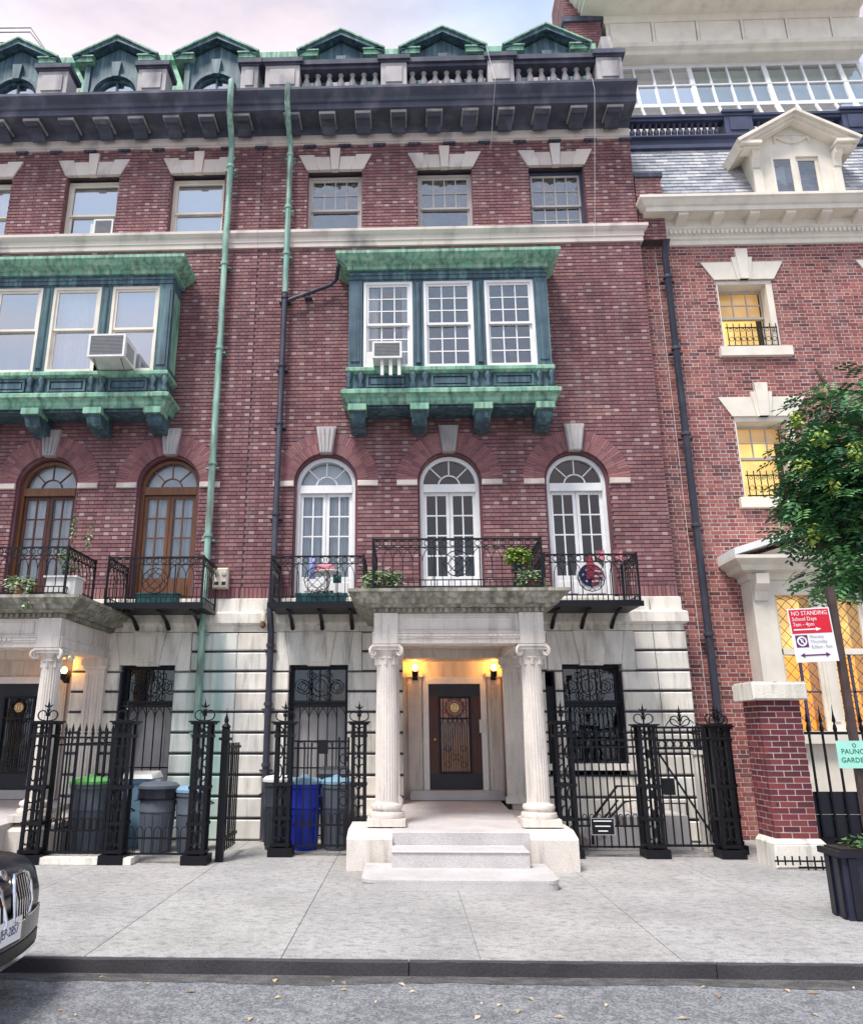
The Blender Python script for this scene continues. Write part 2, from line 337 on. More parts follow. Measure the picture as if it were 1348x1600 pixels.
def brick_wall(wall, x0, x1, z0, z1, Y, ops, kinds, h=.060, j=.016, st=.222, hd=.104, hj=.005, mortar='mortar_dark', rec=.018, solo=300, pick=None):
    """bond of alternating stretchers and headers; wall = parent part"""
    bulk = MB(); back = MB(); single = []; c = h + j; n = int(round((z1 - z0) / c)); c = (z1 - z0) / n; h = c - j; k = 0
    per = st + hd + 2 * hj
    for i in range(n):
        za = z0 + i * c; zb = za + c
        S_ = solids(x0, x1, za, zb, ops)
        for a, b in S_: back.box(a, b, Y + rec, Y + .34, za, zb)
        S2 = solids(x0, x1, za, zb, ops)
        for a, b in S2:
            off = (per / 2 if i % 2 else 0) + .03
            x = x0 - per + off
            while x < b:
                for L_, kd in ((st, kinds[0]), (hd, kinds[1])):
                    p, q = max(x, a + (0 if a > x0 else 0)), min(x + L_, b)
                    if q - p > .025:
                        t = random.choice(PAL[kd]); full = abs((q - p) - L_) < 1e-6
                        if full and pick and len(single) < 2000 and pick((p + q) / 2, za): single.append(((p + q) / 2, za + c / 2, L_, t))
                        else: bulk.block(p, q, za + j / 2, zb - j / 2, Y + .03, Y + U(-.0025, .0025), .004, t)
                    x += L_ + hj
            for e, sgn in ((a, -1), (b, 1)):            # bricks turning into the reveals
                if x0 + .03 < e < x1 - .03:
                    dep = .20 if (i % 2) else .12
                    for y0_, y1_ in ((Y + .004, Y + dep), (Y + dep + j, Y + .31)):
                        bulk.box(min(e, e + sgn * .006), max(e, e + sgn * .006), y0_, y1_, za + j / 2, zb - j / 2, random.choice(PAL[kinds[0]]))
    single.sort(key=lambda s: s[1]); k = 0
    for (cx, cz, L_, t) in single:
        if k < solo:
            inst('brick', brick_mesh(L_, round(h, 4), .03, t), wall, (cx, Y + U(-.002, .002), cz)); k += 1
        else: bulk.block(cx - L_ / 2, cx + L_ / 2, cz - h / 2, cz + h / 2, Y + .03, Y + U(-.0025, .0025), .004, t)
    part('brickwork', bulk, 'brick', wall, stuff=True)
    part('mortar_backing', back, mortar, wall)

# ------------------------------------------------------------------ windows
def pane(win, poly, Y, g):
    t = U(-.0022, .0022); u = U(-.0022, .0022); xs_ = [p[0] for p in poly]; zs_ = [p[1] for p in poly]
    xm, zm = sum(xs_) / len(xs_), sum(zs_) / len(zs_); w = max(.1, max(xs_) - min(xs_)); h = max(.1, max(zs_) - min(zs_))
    m = MB(); m.add([(x, Y + t * (x - xm) / w * 2 + u * (z - zm) / h * 2, z) for x, z in poly], [tuple(range(len(poly)))])
    return part('pane', m, g, win)
def rect(x0, x1, z0, z1): return [(x0, z0), (x1, z0), (x1, z1), (x0, z1)]
def lights(win, x0, x1, z0, z1, Y, cols, rows, mb, g, bar=.022, rail=.045, dep=.035):
    """one sash: stiles and rails go into mb, panes become objects"""
    mb.box(x0, x0 + rail, Y, Y + dep, z0, z1); mb.box(x1 - rail, x1, Y, Y + dep, z0, z1)
    mb.box(x0 + rail, x1 - rail, Y + .001, Y + dep, z0, z0 + rail); mb.box(x0 + rail, x1 - rail, Y + .001, Y + dep, z1 - rail, z1)
    a, b, c, d = x0 + rail, x1 - rail, z0 + rail, z1 - rail
    for i in range(1, cols): mb.box(a + (b - a) * i / cols - bar / 2, a + (b - a) * i / cols + bar / 2, Y + .004, Y + dep - .004, c, d)
    for i in range(1, rows): mb.box(a, b, Y + .006, Y + dep - .006, c + (d - c) * i / rows - bar / 2, c + (d - c) * i / rows + bar / 2)
    for i in range(cols):
        for k in range(rows): pane(win, rect(a + (b - a) * i / cols, a + (b - a) * (i + 1) / cols, c + (d - c) * k / rows, c + (d - c) * (k + 1) / rows), Y + dep * .6, g)
def curtain_mb(x0, x1, z0, z1, Y, amp=.03, wl=.11, mb=None):
    mb = mb or MB(); n = max(6, int((x1 - x0) / .022)); vs = []; ph = U(0, 6)
    for i in range(n + 1):
        x = x0 + (x1 - x0) * i / n; y = Y + amp * math.sin(x / wl * 2 * pi + ph) + amp * .5 * math.sin(x / wl * 3.7 + ph * 2)
        vs += [(x, y, z0), (x, y * 1 + amp * .3, z1)]
    return mb.add(vs, [(2 * i, 2 * i + 2, 2 * i + 3, 2 * i + 1) for i in range(n)])
def sash_window(house, x0, x1, z0, z1, Y, top=(4, 2), bot=(1, 1), m='cream_paint', g='glass_top', curt=None, split=.5, name='window', fw=.055, msash=None):
    f = MB(); f.box(x0, x0 + fw, Y - .03, Y + .12, z0, z1); f.box(x1 - fw, x1, Y - .03, Y + .12, z0, z1); f.box(x0 + fw, x1 - fw, Y - .029, Y + .12, z1 - fw, z1); f.box(x0 + fw, x1 - fw, Y - .05, Y + .12, z0, z0 + fw * .8)
    w = part(name, f, m, house); s1 = MB(); s2 = MB(); a, b = x0 + fw, x1 - fw; zm = z0 + (z1 - z0) * split
    lights(w, a, b, zm - .02, z1 - fw, Y, *top, s1, g); lights(w, a, b, z0 + fw * .8, zm + .02, Y + .045, *bot, s2, g)
    part('upper_sash', s1, msash or m, w); part('lower_sash', s2, msash or m, w)
    if curt == 'curtain':
        part('curtain', curtain_mb(x0 + .02, x0 + (x1 - x0) * U(.28, .42), z0, z1, Y + .22), 'curtain', w); part('curtain', curtain_mb(x1 - (x1 - x0) * U(.2, .3), x1 - .02, z0, z1, Y + .22), 'curtain', w)
    elif curt == 'sheer': part('curtain', curtain_mb(x0 + .02, x1 - .02, z0, z1, Y + .24, .02, .09), 'curtain', w)
    elif curt == 'blind':
        bm = MB(); z = z1 - .05
        while z > z0 + (z1 - z0) * .05: bm.add([(x0 + .05, Y + .15, z), (x1 - .05, Y + .15, z), (x1 - .05, Y + .17, z - .034), (x0 + .05, Y + .17, z - .034)], [(0, 1, 2, 3)]); z -= .036
        part('blind', bm, 'blind', w)
    elif curt == 'halfblind':
        part('blind', MB().box(x0 + .05, x1 - .05, Y + .15, Y + .155, z0 + (z1 - z0) * U(.45, .62), z1 - .04), 'blind', w)
    return w
def sector(cx, cz, r0, r1, a0, a1, n=6):
    o = [(cx + r1 * math.cos(a0 + (a1 - a0) * i / n), cz + r1 * math.sin(a0 + (a1 - a0) * i / n)) for i in range(n + 1)]
    return o + ([(cx + r0 * math.cos(a1 + (a0 - a1) * i / n), cz + r0 * math.sin(a1 + (a0 - a1) * i / n)) for i in range(n + 1)] if r0 > 0 else [])
def french_door(house, cx, Y, r, zs, z0, m, g, curt=None, mleaf=None, label=None):
    f = MB(); fw = .075 if m == 'white_paint' else .06
    f.arc(cx, zs, r - fw, r, 0, pi, 24, Y - .05, Y + .10); f.box(cx - r, cx - r + fw, Y - .05, Y + .10, z0, zs); f.box(cx + r - fw, cx + r, Y - .05, Y + .10, z0, zs)
    f.box(cx - r + fw, cx + r - fw, Y - .065, Y + .10, zs - .14, zs + .012)
    w = part('french_door', f, m, house, label=label); ri = r - fw; rs = .2; fan = MB()
    fan.arc(cx, zs, rs - .013, rs + .013, 0, pi, 12, Y, Y + .03)
    for k in range(1, 4):
        a = pi * k / 4; c, s = math.cos(a), math.sin(a); q = .011
        fan.add([(cx + rs * c - q * s, Y, zs + rs * s + q * c), (cx + rs * c + q * s, Y, zs + rs * s - q * c), (cx + ri * c + q * s, Y, zs + ri * s - q * c), (cx + ri * c - q * s, Y, zs + ri * s + q * c)] + [(cx + rs * c - q * s, Y + .03, zs + rs * s + q * c), (cx + rs * c + q * s, Y + .03, zs + rs * s - q * c), (cx + ri * c + q * s, Y + .03, zs + ri * s - q * c), (cx + ri * c - q * s, Y + .03, zs + ri * s + q * c)], [(0, 1, 2, 3), (0, 1, 5, 4), (1, 2, 6, 5), (2, 3, 7, 6), (3, 0, 4, 7)])
    part('fanlight', fan, mleaf or m, w)
    for k in range(4): pane(w, sector(cx, zs, rs, ri, pi * k / 4, pi * (k + 1) / 4), Y + .02, g)
    pane(w, sector(cx, zs, 0, rs, 0, pi, 10), Y + .02, g)
    for a, b in ((cx - ri, cx - .004), (cx + .004, cx + ri)):
        lf = MB(); lights(w, a, b, z0 + .34, zs - .142, Y, 2, 4, lf, g, .026, .06); lf.box(a, b, Y + .002, Y + .034, z0, z0 + .34); lf.box(a + .07, b - .07, Y - .012, Y + .002, z0 + .07, z0 + .29)
        part('door_leaf', lf, mleaf or m, w)
    if curt:
        part('curtain', curtain_mb(cx - ri, cx - (.02 if curt == 'full' else .12), z0, zs - .12, Y + .13, .025, .10), 'curtain', w)
        part('curtain', curtain_mb(cx + (.07 if curt == 'full' else .24), cx + ri, z0, zs - .12, Y + .13, .025, .10), 'curtain', w)
        if curt == 'full': part('curtain', MB().prism(sector(cx, zs, 0, ri, 0, pi, 14), Y + .16, Y + .165), 'curtain', w)
    return w

# ------------------------------------------------------------------ iron panels shared by balconies
def ring_mesh(r, tr, sq=1., n=12): return MB().tube([(r * math.cos(2 * pi * k / n), 0, r * sq * math.sin(2 * pi * k / n)) for k in range(n)], tr, 4, True).mesh('ring', 'iron', 50)
RINGS = {}
def ring(parent, x, y, z, r, tr=.008, sq=1., rz=0, name='ring'):
    k = (round(r, 3), tr, sq)
    if k not in RINGS: RINGS[k] = ring_mesh(r, tr, sq)
    return inst(name, RINGS[k], parent, (x, y, z), rz)
LAN = {}
def lancet_mesh(w, h, tr=.0075):
    k = (round(w, 3), round(h, 3))
    if k not in LAN:
        pts = [(-w / 2 + w * .0, 0, 0)]
        for i in range(9):
            a = pi - pi * i / 8; pts.append((w / 2 * math.cos(a), 0, h - w * .75 + w * .75 * math.sin(a)))
        pts.append((w / 2, 0, 0)); LAN[k] = MB().tube(pts, tr, 4).mesh('lancet_bar', 'iron')
    return LAN[k]
SB = {}
def sbar(parent, x, y, z0, z1, w=.016, name='bar', tip=False):
    k = (round(z1 - z0, 3), w, tip); h = z1 - z0
    if k not in SB:
        m = MB().box(-w / 2, w / 2, -w / 2, w / 2, 0, h)
        if tip: m.add([(-w * 1.2, 0, h), (0, -w * .6, h), (w * 1.2, 0, h), (0, w * .6, h), (0, 0, h + .11), (0, 0, h - .03)], [(0, 1, 4), (1, 2, 4), (2, 3, 4), (3, 0, 4), (1, 0, 5), (2, 1, 5), (3, 2, 5), (0, 3, 5)]); m.box(-w * 1.1, w * 1.1, -w * .8, w * .8, h - .05, h - .035)
        SB[k] = m.mesh(name, 'iron')
    return inst(name, SB[k], parent, (x, y, z0))
def balcony_panel(par, p0, p1, z0, z1, motif=False):
    a, b = Vector(p0), Vector(p1); d = b - a; Ln = d.length; d.normalize(); rz = math.atan2(d.y, d.x)
    P = lambda u: a + d * u
    for z, w in ((z1, .02), (z1 - .125, .011), (z0 + .11, .011), (z0 + .012, .013)):
        part('rail', MB().tube([(a.x, a.y, z), (b.x, b.y, z)], w, 4), 'iron', par)
    n = max(3, int(round(Ln / .125)))
    for k in range(n):
        q = P(Ln * (k + .5) / n); ring(par, q.x, q.y, z1 - .063, .045, .008, 1, rz)
    s = .15; n = max(2, int(round(Ln / s))); s = Ln / n; h = (z1 - .125) - (z0 + .11); me = lancet_mesh(2 * s, h)
    for k in range(1, n):
        if motif and abs(s * k - Ln / 2) < .30: continue
        q = P(s * k); inst('lancet_bar', me, par, (q.x, q.y, z0 + .11), rz)
    if motif:
        q = P(Ln / 2); zc = z0 + .11 + h / 2; rr = h * .40; ring(par, q.x, q.y, zc, rr, .010, 1, rz); ring(par, q.x, q.y, zc, rr * .62, .007, 1, rz)
        m = MB()
        for o in (-.5, 0, .5):
            for sg in (-1, 1):
                ln = math.sqrt(1 - o * o) * rr; cu, cz = o * rr * .707, -sg * o * rr * .707
                u0, u1 = cu - .707 * ln, cu + .707 * ln; w0, w1 = cz - sg * .707 * ln, cz + sg * .707 * ln
                A, B = P(Ln / 2 + u0), P(Ln / 2 + u1); m.tube([(A.x, A.y, zc + w0), (B.x, B.y, zc + w1)], .006, 4)
        part('lattice', m, 'iron', par)
        for u in (-.34, .34):
            q = P(Ln / 2 + u); sbar(par, q.x, q.y, z0, z1 - .12, .018)
    n = max(3, int(round(Ln / .085)))
    for k in range(1, n):
        q = P(Ln * k / n); sbar(par, q.x, q.y, z0 + .012, z0 + .11, .012)
    for e in (a, b): sbar(par, e.x, e.y, z0 - .02, z1 + .03, .032, 'post')
def side_balcony(house, x0, x1, depth=1.0, zf=3.80):
    m = MB().box(x0 - .03, x1 + .03, -depth - .03, -.02, zf - .055, zf); m.box(x0 - .045, x1 + .045, -depth - .045, -depth - .01, zf - .075, zf + .012)
    b = part('balcony', m, 'iron', house)
    balcony_panel(b, (x0, -depth), (x1, -depth), zf + .01, 4.60, True); balcony_panel(b, (x0, -depth), (x0, -.08), zf + .01, 4.60); balcony_panel(b, (x1, -depth), (x1, -.08), zf + .01, 4.60)
    for x in (x0 + .25, (x0 + x1) / 2, x1 - .25):
        br = MB(); br.tube([(x, -depth * .75, zf - .06), (x, -depth * .5, zf - .09), (x, -.25, zf - .16), (x, -.03, zf - .30)], [.025, .03, .035, .04], 5); part('bracket', br, 'iron', b)
    return b

# ------------------------------------------------------------------ town houses
def text(body, size, m, parent, loc, rot=(R(90), 0, 0), align='CENTER', ext=.002, name='lettering', sx=1.):
    cu = bpy.data.curves.new('txt', 'FONT'); cu.body = body; cu.size = size; cu.align_x = align; cu.align_y = 'CENTER'; cu.extrude = ext; cu.resolution_u = 2
    tmp = bpy.data.objects.new('txt', cu); COL.objects.link(tmp)
    me = bpy.data.meshes.new_from_object(tmp.evaluated_get(bpy.context.evaluated_depsgraph_get())); bpy.data.objects.remove(tmp); bpy.data.curves.remove(cu)
    me.name = name; me.materials.clear(); me.materials.append(M[m])
    ca = me.color_attributes.new('tint', 'FLOAT_COLOR', 'CORNER'); ca.data.foreach_set('color', [1.] * (4 * len(ca.data)))
    o = bpy.data.objects.new(name, me); COL.objects.link(o); o.parent = parent; o.location = Vector(loc) - ORG[parent]; o.rotation_euler = rot; o.scale = (sx, 1, 1); ORG[o] = ORG[parent]
    return o
def grey(a=.9, b=1.08):
    k = U(a, b); w = U(-.025, .025); return (k * (1 + w), k, k * (1 - w))
def keystone(house, cx, z0, z1, wb, wt, y, m='limestone', flutes=3):
    k = part('keystone', MB().prism([(cx - wb, z0), (cx + wb, z0), (cx + wt, z1), (cx - wt, z1)], y, .06), m, house)
    if flutes:
        for i in range(flutes):
            u = (i + .5) / flutes * 2 - 1; h = .22 / flutes * 1.5
            part('flute', MB().prism([(cx + wb * (u - h), z0 + .02), (cx + wb * (u + h), z0 + .02), (cx + wt * (u + h), z1 - .03), (cx + wt * (u - h), z1 - .03)], y - .022, y + .01), m, k)
    return k
def flat_arch(house, cx, zb, zt, hwb, hwt, key_w, key_up, y=-.03, m='band_stone', n=2, base=.05):
    """splayed lintel of wedge stones with a taller keystone"""
    for s in (-1, 1):
        for i in range(n):
            u0, u1 = i / n, (i + 1) / n; g = .004
            b0, b1 = key_w * .72 + (hwb - key_w * .72) * u0 + g, key_w * .72 + (hwb - key_w * .72) * u1 - g; t0, t1 = key_w + (hwt - key_w) * u0 + g, key_w + (hwt - key_w) * u1 - g
            drop = .05 if i == 0 and n > 1 else 0
            poly = [(cx + s * b0, zb), (cx + s * b1, zb), (cx + s * t1, zt - drop * 0 - (0 if i else .055)), (cx + s * t0, zt - (0 if i else .055))]
            if s < 0: poly.reverse()
            part('voussoir', MB().prism(poly, y, base, grey()), m, house)
    part('keystone', MB().prism([(cx - key_w * .7, zb - .012), (cx + key_w * .7, zb - .012), (cx + key_w, zt + key_up), (cx - key_w, zt + key_up)], y - .03, base, grey(1, 1.1)), m, house)
def arch_ring(house, cx, zs, r, R2, Y):
    m = MB(); rm = (r + R2) / 2
    for (ra, rb, n, o) in ((r, rm - .002, 50, 0), (rm + .002, R2, 50, .5)):
        for i in range(n):
            a0, a1 = pi * i / n + .0045, pi * (i + 1) / n - .0045
            c0, s0, c1, s1 = math.cos(a0), math.sin(a0), math.cos(a1), math.sin(a1); y = Y - .006 + U(-.002, .002); yb = Y + (.30 if ra == r else .05)
            v = [(cx + ra * c0, y, zs + ra * s0), (cx + rb * c0, y, zs + rb * s0), (cx + rb * c1, y, zs + rb * s1), (cx + ra * c1, y, zs + ra * s1)]
            m.add(v + [(a, yb, b) for a, _, b in v], [(0, 1, 2, 3), (0, 4, 5, 1), (1, 5, 6, 2), (2, 6, 7, 3), (3, 7, 4, 0)], random.choice(PAL['arch']))
    part('arch_brickwork', m, 'brick', house, stuff=True)
    part('arch_bed', MB().arc(cx, zs, r + .006, R2, 0, pi, 40, Y + .004, Y + .28), 'mortar_dark', house)
    mo = MB(); t = (.15, .062, .075)
    mo.arc(cx, zs, r - .045, r - .002, 0, pi, 32, Y + .06, Y + .24, t); mo.box(cx - r + .008, cx - r + .045, Y + .06, Y + .24, 4.1, zs, t); mo.box(cx + r - .045, cx + r - .008, Y + .06, Y + .24, 4.1, zs, t)
    part('arch_moulding', mo, 'brick', house)
COURSE = .345
def stone_base(house, x0, x1, ops, mfun):
    bk = MB()
    for i in range(10):
        for a, b in solids(x0, x1, i * COURSE, (i + 1) * COURSE, ops): bk.box(a, b, .012, .42, i * COURSE, (i + 1) * COURSE)
    base = part('stone_base', bk, 'sooty_stone', house)
    for i in range(10):
        za, zb = i * COURSE, (i + 1) * COURSE
        for a, b in solids(x0, x1, za, zb, ops):
            n = max(1, int(round((b - a) / 1.05))); off = (.22 if i % 2 else -.22) / n if n > 1 else 0
            e = [a] + [a + (b - a) * k / n + off for k in range(1, n)] + [b]
            for p, q in zip(e, e[1:]):
                part('stone', MB().block(p + .002, q - .002, za + .021, zb - .021, .02, -.046 + U(-.003, .003), .018, grey(.9, 1.06)), mfun((p + q) / 2, za), base)
    return base
def base_window(house, cx, hw, z0, z1, pale=True, label=None):
    f = MB(); Y = .22
    f.box(cx - hw, cx - hw + .06, Y, Y + .1, z0, z1); f.box(cx + hw - .06, cx + hw, Y, Y + .1, z0, z1); f.box(cx - hw + .06, cx + hw - .06, Y + .001, Y + .1, z1 - .06, z1); f.box(cx - hw + .06, cx + hw - .06, Y - .02, Y + .1, z1 - .68, z1 - .60)
    w = part('grilled_window', f, 'black_paint', house, label=label)
    pane(w, rect(cx - hw + .06, cx - .015, z1 - .6, z1 - .06), Y + .05, 'glass_dark'); pane(w, rect(cx + .015, cx + hw - .06, z1 - .6, z1 - .06), Y + .05, 'glass_dark'); part('mullion', MB().box(cx - .015, cx + .015, Y + .03, Y + .08, z1 - .6, z1 - .06), 'black_paint', w)
    if pale: part('door_panel', MB().box(cx - hw + .06, cx + hw - .06, Y + .06, Y + .09, z0, z1 - .68).box(cx - .3, cx + .3, Y + .045, Y + .06, z0 + .2, z1 - .9), 'pedestal_stone', w)
    else: pane(w, rect(cx - hw + .06, cx + hw - .06, z0, z1 - .68), Y + .05, 'glass_dark')
    Yg = .10                                                  # iron grille in front
    for z in (z0 + .05, z1 - .64, z1 - .70, (z0 + z1 - .6) / 2, z1 - .04): part('rail', MB().box(cx - hw + .01, cx + hw - .01, Yg - .012, Yg + .012, z - .012, z + .012), 'iron', w)
    for r_, dx, dz in ((.19, 0, -.34), (.12, -.30, -.36), (.12, .30, -.36), (.11, 0, -.34), (.07, -.30, -.36), (.07, .30, -.36), (.06, -.15, -.16), (.06, .15, -.16), (.06, -.15, -.53), (.06, .15, -.53)): ring(w, cx + dx, Yg, z1 + dz, r_, .009)
    h = z1 - .70 - z0 - .05; n = 6
    for k in range(1, n): inst('lancet_bar', lancet_mesh(2 * (2 * hw - .06) / n, h, .009), w, (cx - hw + .03 + (2 * hw - .06) * k / n, Yg, z0 + .05))
    for k in range(n + 1): sbar(w, cx - hw + .03 + (2 * hw - .06) * k / n, Yg, z0 + .05, z1 - .04 if k in (0, n, 2, 4) else z1 - .7, .018)
def column(par, x, y, z0, z1, r):
    c = part('column', MB().lathe([(r, 0), (r * .995, (z1 - z0) * .35), (r * .87, z1 - z0)], (x, y, z0), 48, None, .055), 'portico_stone', par)
    part('column_base', MB().lathe([(r * 1.52, 0), (r * 1.6, .03), (r * 1.52, .075), (r * 1.28, .085), (r * 1.24, .11), (r * 1.38, .125), (r * 1.42, .15), (r * 1.34, .18), (r * 1.08, .19), (r * 1.0, .215)], (x, y, z0 - .215), 28), 'portico_stone', par, 40)
    part('plinth', MB().box(x - r * 1.65, x + r * 1.65, y - r * 1.65, y + r * 1.65, z0 - .31, z0 - .213), 'portico_stone', par)
    cap = MB().lathe([(r * .88, -.02), (r * 1.0, 0), (r * .9, .02), (r * .92, .06), (r * 1.12, .10), (r * 1.15, .13)], (x, y, z1), 24)
    part('capital', cap, 'portico_stone', par, 40)
    part('abacus', MB().box(x - r * 1.32, x + r * 1.32, y - r * 1.32, y + r * 1.32, z1 + .155, z1 + .19).box(x - r * 1.2, x + r * 1.2, y - r * 1.2, y + r * 1.2, z1 + .11, z1 + .155), 'portico_stone', par)
    for sx in (-1, 1):
        for sy in (-1, 1):                                    # diagonal scrolls
            pts = []
            for k in range(22):
                a = k * .55; q = .082 * (1 - k / 26); pts.append((x + sx * (r * 1.18 - q * math.cos(a) * .72), y + sy * (r * 1.18 - q * math.cos(a) * .72), z1 + .085 + q * math.sin(a)))
            part('volute', MB().tube(pts, [.026 * (1 - k / 40) for k in range(22)], 5), 'portico_stone', par, 60)
    for k in range(8):
        a = pi * 2 * k / 8; part('acanthus', MB().prismz([(x + r * .9 * math.cos(a + d) * f, y + r * .9 * math.sin(a + d) * f) for d, f in ((-.22, .95), (0, 1.18), (.22, .95))], z1 - .10, z1 + .02), 'portico_stone', par)
def portico(house, cx, half, Y=-2.2):
    par = part('portico', MB().box(cx - half - .2, cx + half + .2, Y - .19, Y + .19, 2.98, 3.13).box(cx - half - .19, cx - half + .19, Y + .191, -.03, 2.981, 3.13).box(cx + half - .19, cx + half + .19, Y + .191, -.03, 2.981, 3.13), 'portico_stone', house)
    part('frieze', MB().box(cx - half - .17, cx + half + .17, Y - .165, -.02, 3.131, 3.42), 'portico_stone', par)
    part('frieze_moulding', MB().box(cx - half + .26, cx + half - .26, Y - .182, Y - .1651, 3.19, 3.205).box(cx - half + .26, cx + half - .26, Y - .182, Y - .1651, 3.36, 3.375).box(cx - half + .26, cx - half + .275, Y - .182, Y - .1651, 3.206, 3.359).box(cx + half - .275, cx + half - .26, Y - .182, Y - .1651, 3.206, 3.359), 'portico_stone', par)
    part('architrave_fascia', MB().box(cx - half + .18, cx + half - .18, Y - .205, Y - .191, 3.05, 3.08).box(cx - half + .18, cx + half - .18, Y - .215, Y - .191, 3.081, 3.113), 'portico_stone', par)
    for s in (-1, 1): part('frieze_block', MB().box(cx + s * half - .176, cx + s * half + .176, Y - .215, Y + .1, 2.975, 3.424), 'portico_stone', par)
    for x in (cx - half * .5, cx, cx + half * .5):
        for k in (-1, 0, 1): part('gutta', MB().box(x + k * .075 - .024, x + k * .075 + .024, Y - .235, Y - .2151, 3.075, 3.112), 'portico_stone', par)
    path = [(cx - half - .17, -.03), (cx - half - .17, Y - .165), (cx + half + .17, Y - .165), (cx + half + .17, -.03)]
    part('taenia', MB().sweep([(0, 3.115), (.035, 3.125), (.035, 3.15), (0, 3.16)], path), 'portico_stone', par)
    n = int((2 * half + .34) / .085)
    for k in range(n + 1): part('dentil', MB().box(cx - half - .17 + k * (2 * half + .34) / n - .024, cx - half - .17 + k * (2 * half + .34) / n + .024, Y - .235, Y - .166, 3.435, 3.49), 'mossy_stone', par)
    for s in (-1, 1):
        for k in range(20): part('dentil', MB().box(*sorted((cx + s * (half + .171), cx + s * (half + .24))), Y - .1 + k * .1, Y - .05 + k * .1, 3.435, 3.49), 'mossy_stone', par)
    part('cornice', MB().sweep([(0, 3.425), (.04, 3.43), (.04, 3.495), (.10, 3.50), (.13, 3.53), (.22, 3.545), (.24, 3.60), (.28, 3.62), (.33, 3.68), (.37, 3.69), (.37, 3.735), (0, 3.76)], path), 'mossy_stone', par)
    part('deck', MB().box(cx - half - .17, cx + half + .17, Y - .16, -.02, 3.50, 3.765), 'mossy_stone', par)
    for s in (-1, 1): column(par, cx + s * half, Y, .80, 2.78, .160)
    for s in (-1, 1):                                         # wall pilasters behind the columns
        x = cx + s * half; m = MB().box(x - .17, x + .17, -.14, -.015, .62, 2.80)
        for k in range(5): m.box(x - .13 + k * .06, x - .105 + k * .06, -.152, -.139, .75, 2.72)
        part('pilaster', m, 'portico_stone', par); part('pilaster_capital', MB().box(x - .20, x + .20, -.18, -.015, 2.80, 2.86).box(x - .23, x + .23, -.21, -.015, 2.861, 2.98), 'portico_stone', par); part('pilaster_base', MB().box(x - .2, x + .2, -.18, -.015, .60, .70), 'portico_stone', par)
    # iron balustrade on the deck
    b = part('deck_balcony', MB().box(cx - half - .22, cx + half + .22, Y - .30, Y - .26, 3.765, 3.785), 'iron', house); e = half + .19; yf = Y - .28
    balcony_panel(b, (cx - e, yf), (cx + e, yf), 3.79, 4.52, True); balcony_panel(b, (cx - e, yf), (cx - e, -1.05), 3.79, 4.52); balcony_panel(b, (cx + e, yf), (cx + e, -1.05), 3.79, 4.52)
    return par
def stoop(house, cx, half, yc=-2.86, ax=None):
    a, b = (cx - half + .22, cx + half - .22) if ax is None else ax; d = 0 if ax is None else -.09
    st = part('stoop', MB().prismx([(-2.75, .0), (.75, 0), (.75, .61), (-2.75, .465), (-2.765, .455)], a, b), 'granite', house)
    part('step', MB().box(a + .0, b - .09, -3.32, -2.766, .0, .29).prismx([(-3.335, .29), (-2.766, .29), (-2.766, .305), (-3.325, .305), (-3.335, .298)], a, b - .09), 'granite', st)
    pts = []
    x0, x1, y0, y1 = a - .34, b + .14, -4.16, -2.95
    for (qx, qy, a0) in ((x0 + .2, y0 + .2, pi), (x1 - .2, y0 + .2, 1.5 * pi)):
        for k in range(7): pts.append((qx + .2 * math.cos(a0 + k * pi / 12), qy + .2 * math.sin(a0 + k * pi / 12)))
    pts += [(x1, y1), (x0, y1)]
    part('step', MB().prismz([((p - .6) * .99 + .6 if ax else p, q) for p, q in pts], 0, .08).prismz(pts, .079, .112), 'granite', st)
    for s in (-1, 1):
        xi, xo = (a, a - .60) if s < 0 else (b, b + .62)
        x0, x1 = min(xi, xo), max(xi, xo)
        part('cheek_block', MB().add([(x0, yc, 0), (x1, yc, 0), (x1, -.03, 0), (x0, -.03, 0), (x0, yc, .38), (x1, yc, .38), (x1, yc + .02, .40), (x0, yc + .02, .40), (x1, yc + .31, .47), (x0, yc + .31, .47), (x0, -.03, .50), (x1, -.03, .50)], [(0, 1, 5, 4), (4, 5, 6, 7), (7, 6, 8, 9), (9, 8, 11, 10), (0, 4, 7, 9, 10, 3), (1, 2, 11, 8, 6, 5)]), 'portico_stone', st)
    part('threshold', MB().box(cx - .72, cx + .90, .40, .9, .605, .755), 'granite', st)
    return st
def entrance(house, x0, x1, dcx, Yd, number, wood='wood_dark'):
    z1 = 2.98; m = MB()
    m.box(x0 - .1, x0, .4, Yd + .1, .45, z1).box(x1, x1 + .1, .4, Yd + .1, .45, z1)
    m.box(x0 - .1, x1 + .1, .3, Yd + .2, z1, z1 + .1).box(x0 - .02, x1 + .02, -.01, .299, z1 + .002, 3.449)
    m.box(x0, dcx - .56, Yd, Yd + .1, .6, z1); m.box(dcx + .56, x1, Yd, Yd + .1, .6, z1); m.box(dcx - .56, dcx + .56, Yd, Yd + .1, 2.68, z1)
    p = part('entrance', m, 'portico_stone', house)
    for s in (-1, 1):
        xc = dcx + s * .72; q = MB().box(xc - .12, xc + .12, Yd - .07, Yd - .002, .6, 2.70)
        for k in range(4): q.box(xc - .085 + k * .05, xc - .062 + k * .05, Yd - .08, Yd - .069, .72, 2.60)
        part('pilaster', q, 'portico_stone', p); part('pilaster_capital', MB().box(xc - .15, xc + .15, Yd - .1, Yd - .002, 2.70, 2.78), 'portico_stone', p)
    part('door_frame', MB().box(dcx - .57, dcx - .47, Yd - .05, Yd + .06, .755, 2.70).box(dcx + .47, dcx + .57, Yd - .05, Yd + .06, .755, 2.70).box(dcx - .47, dcx + .47, Yd - .049, Yd + .06, 2.58, 2.70), 'white_paint', p)
    return p
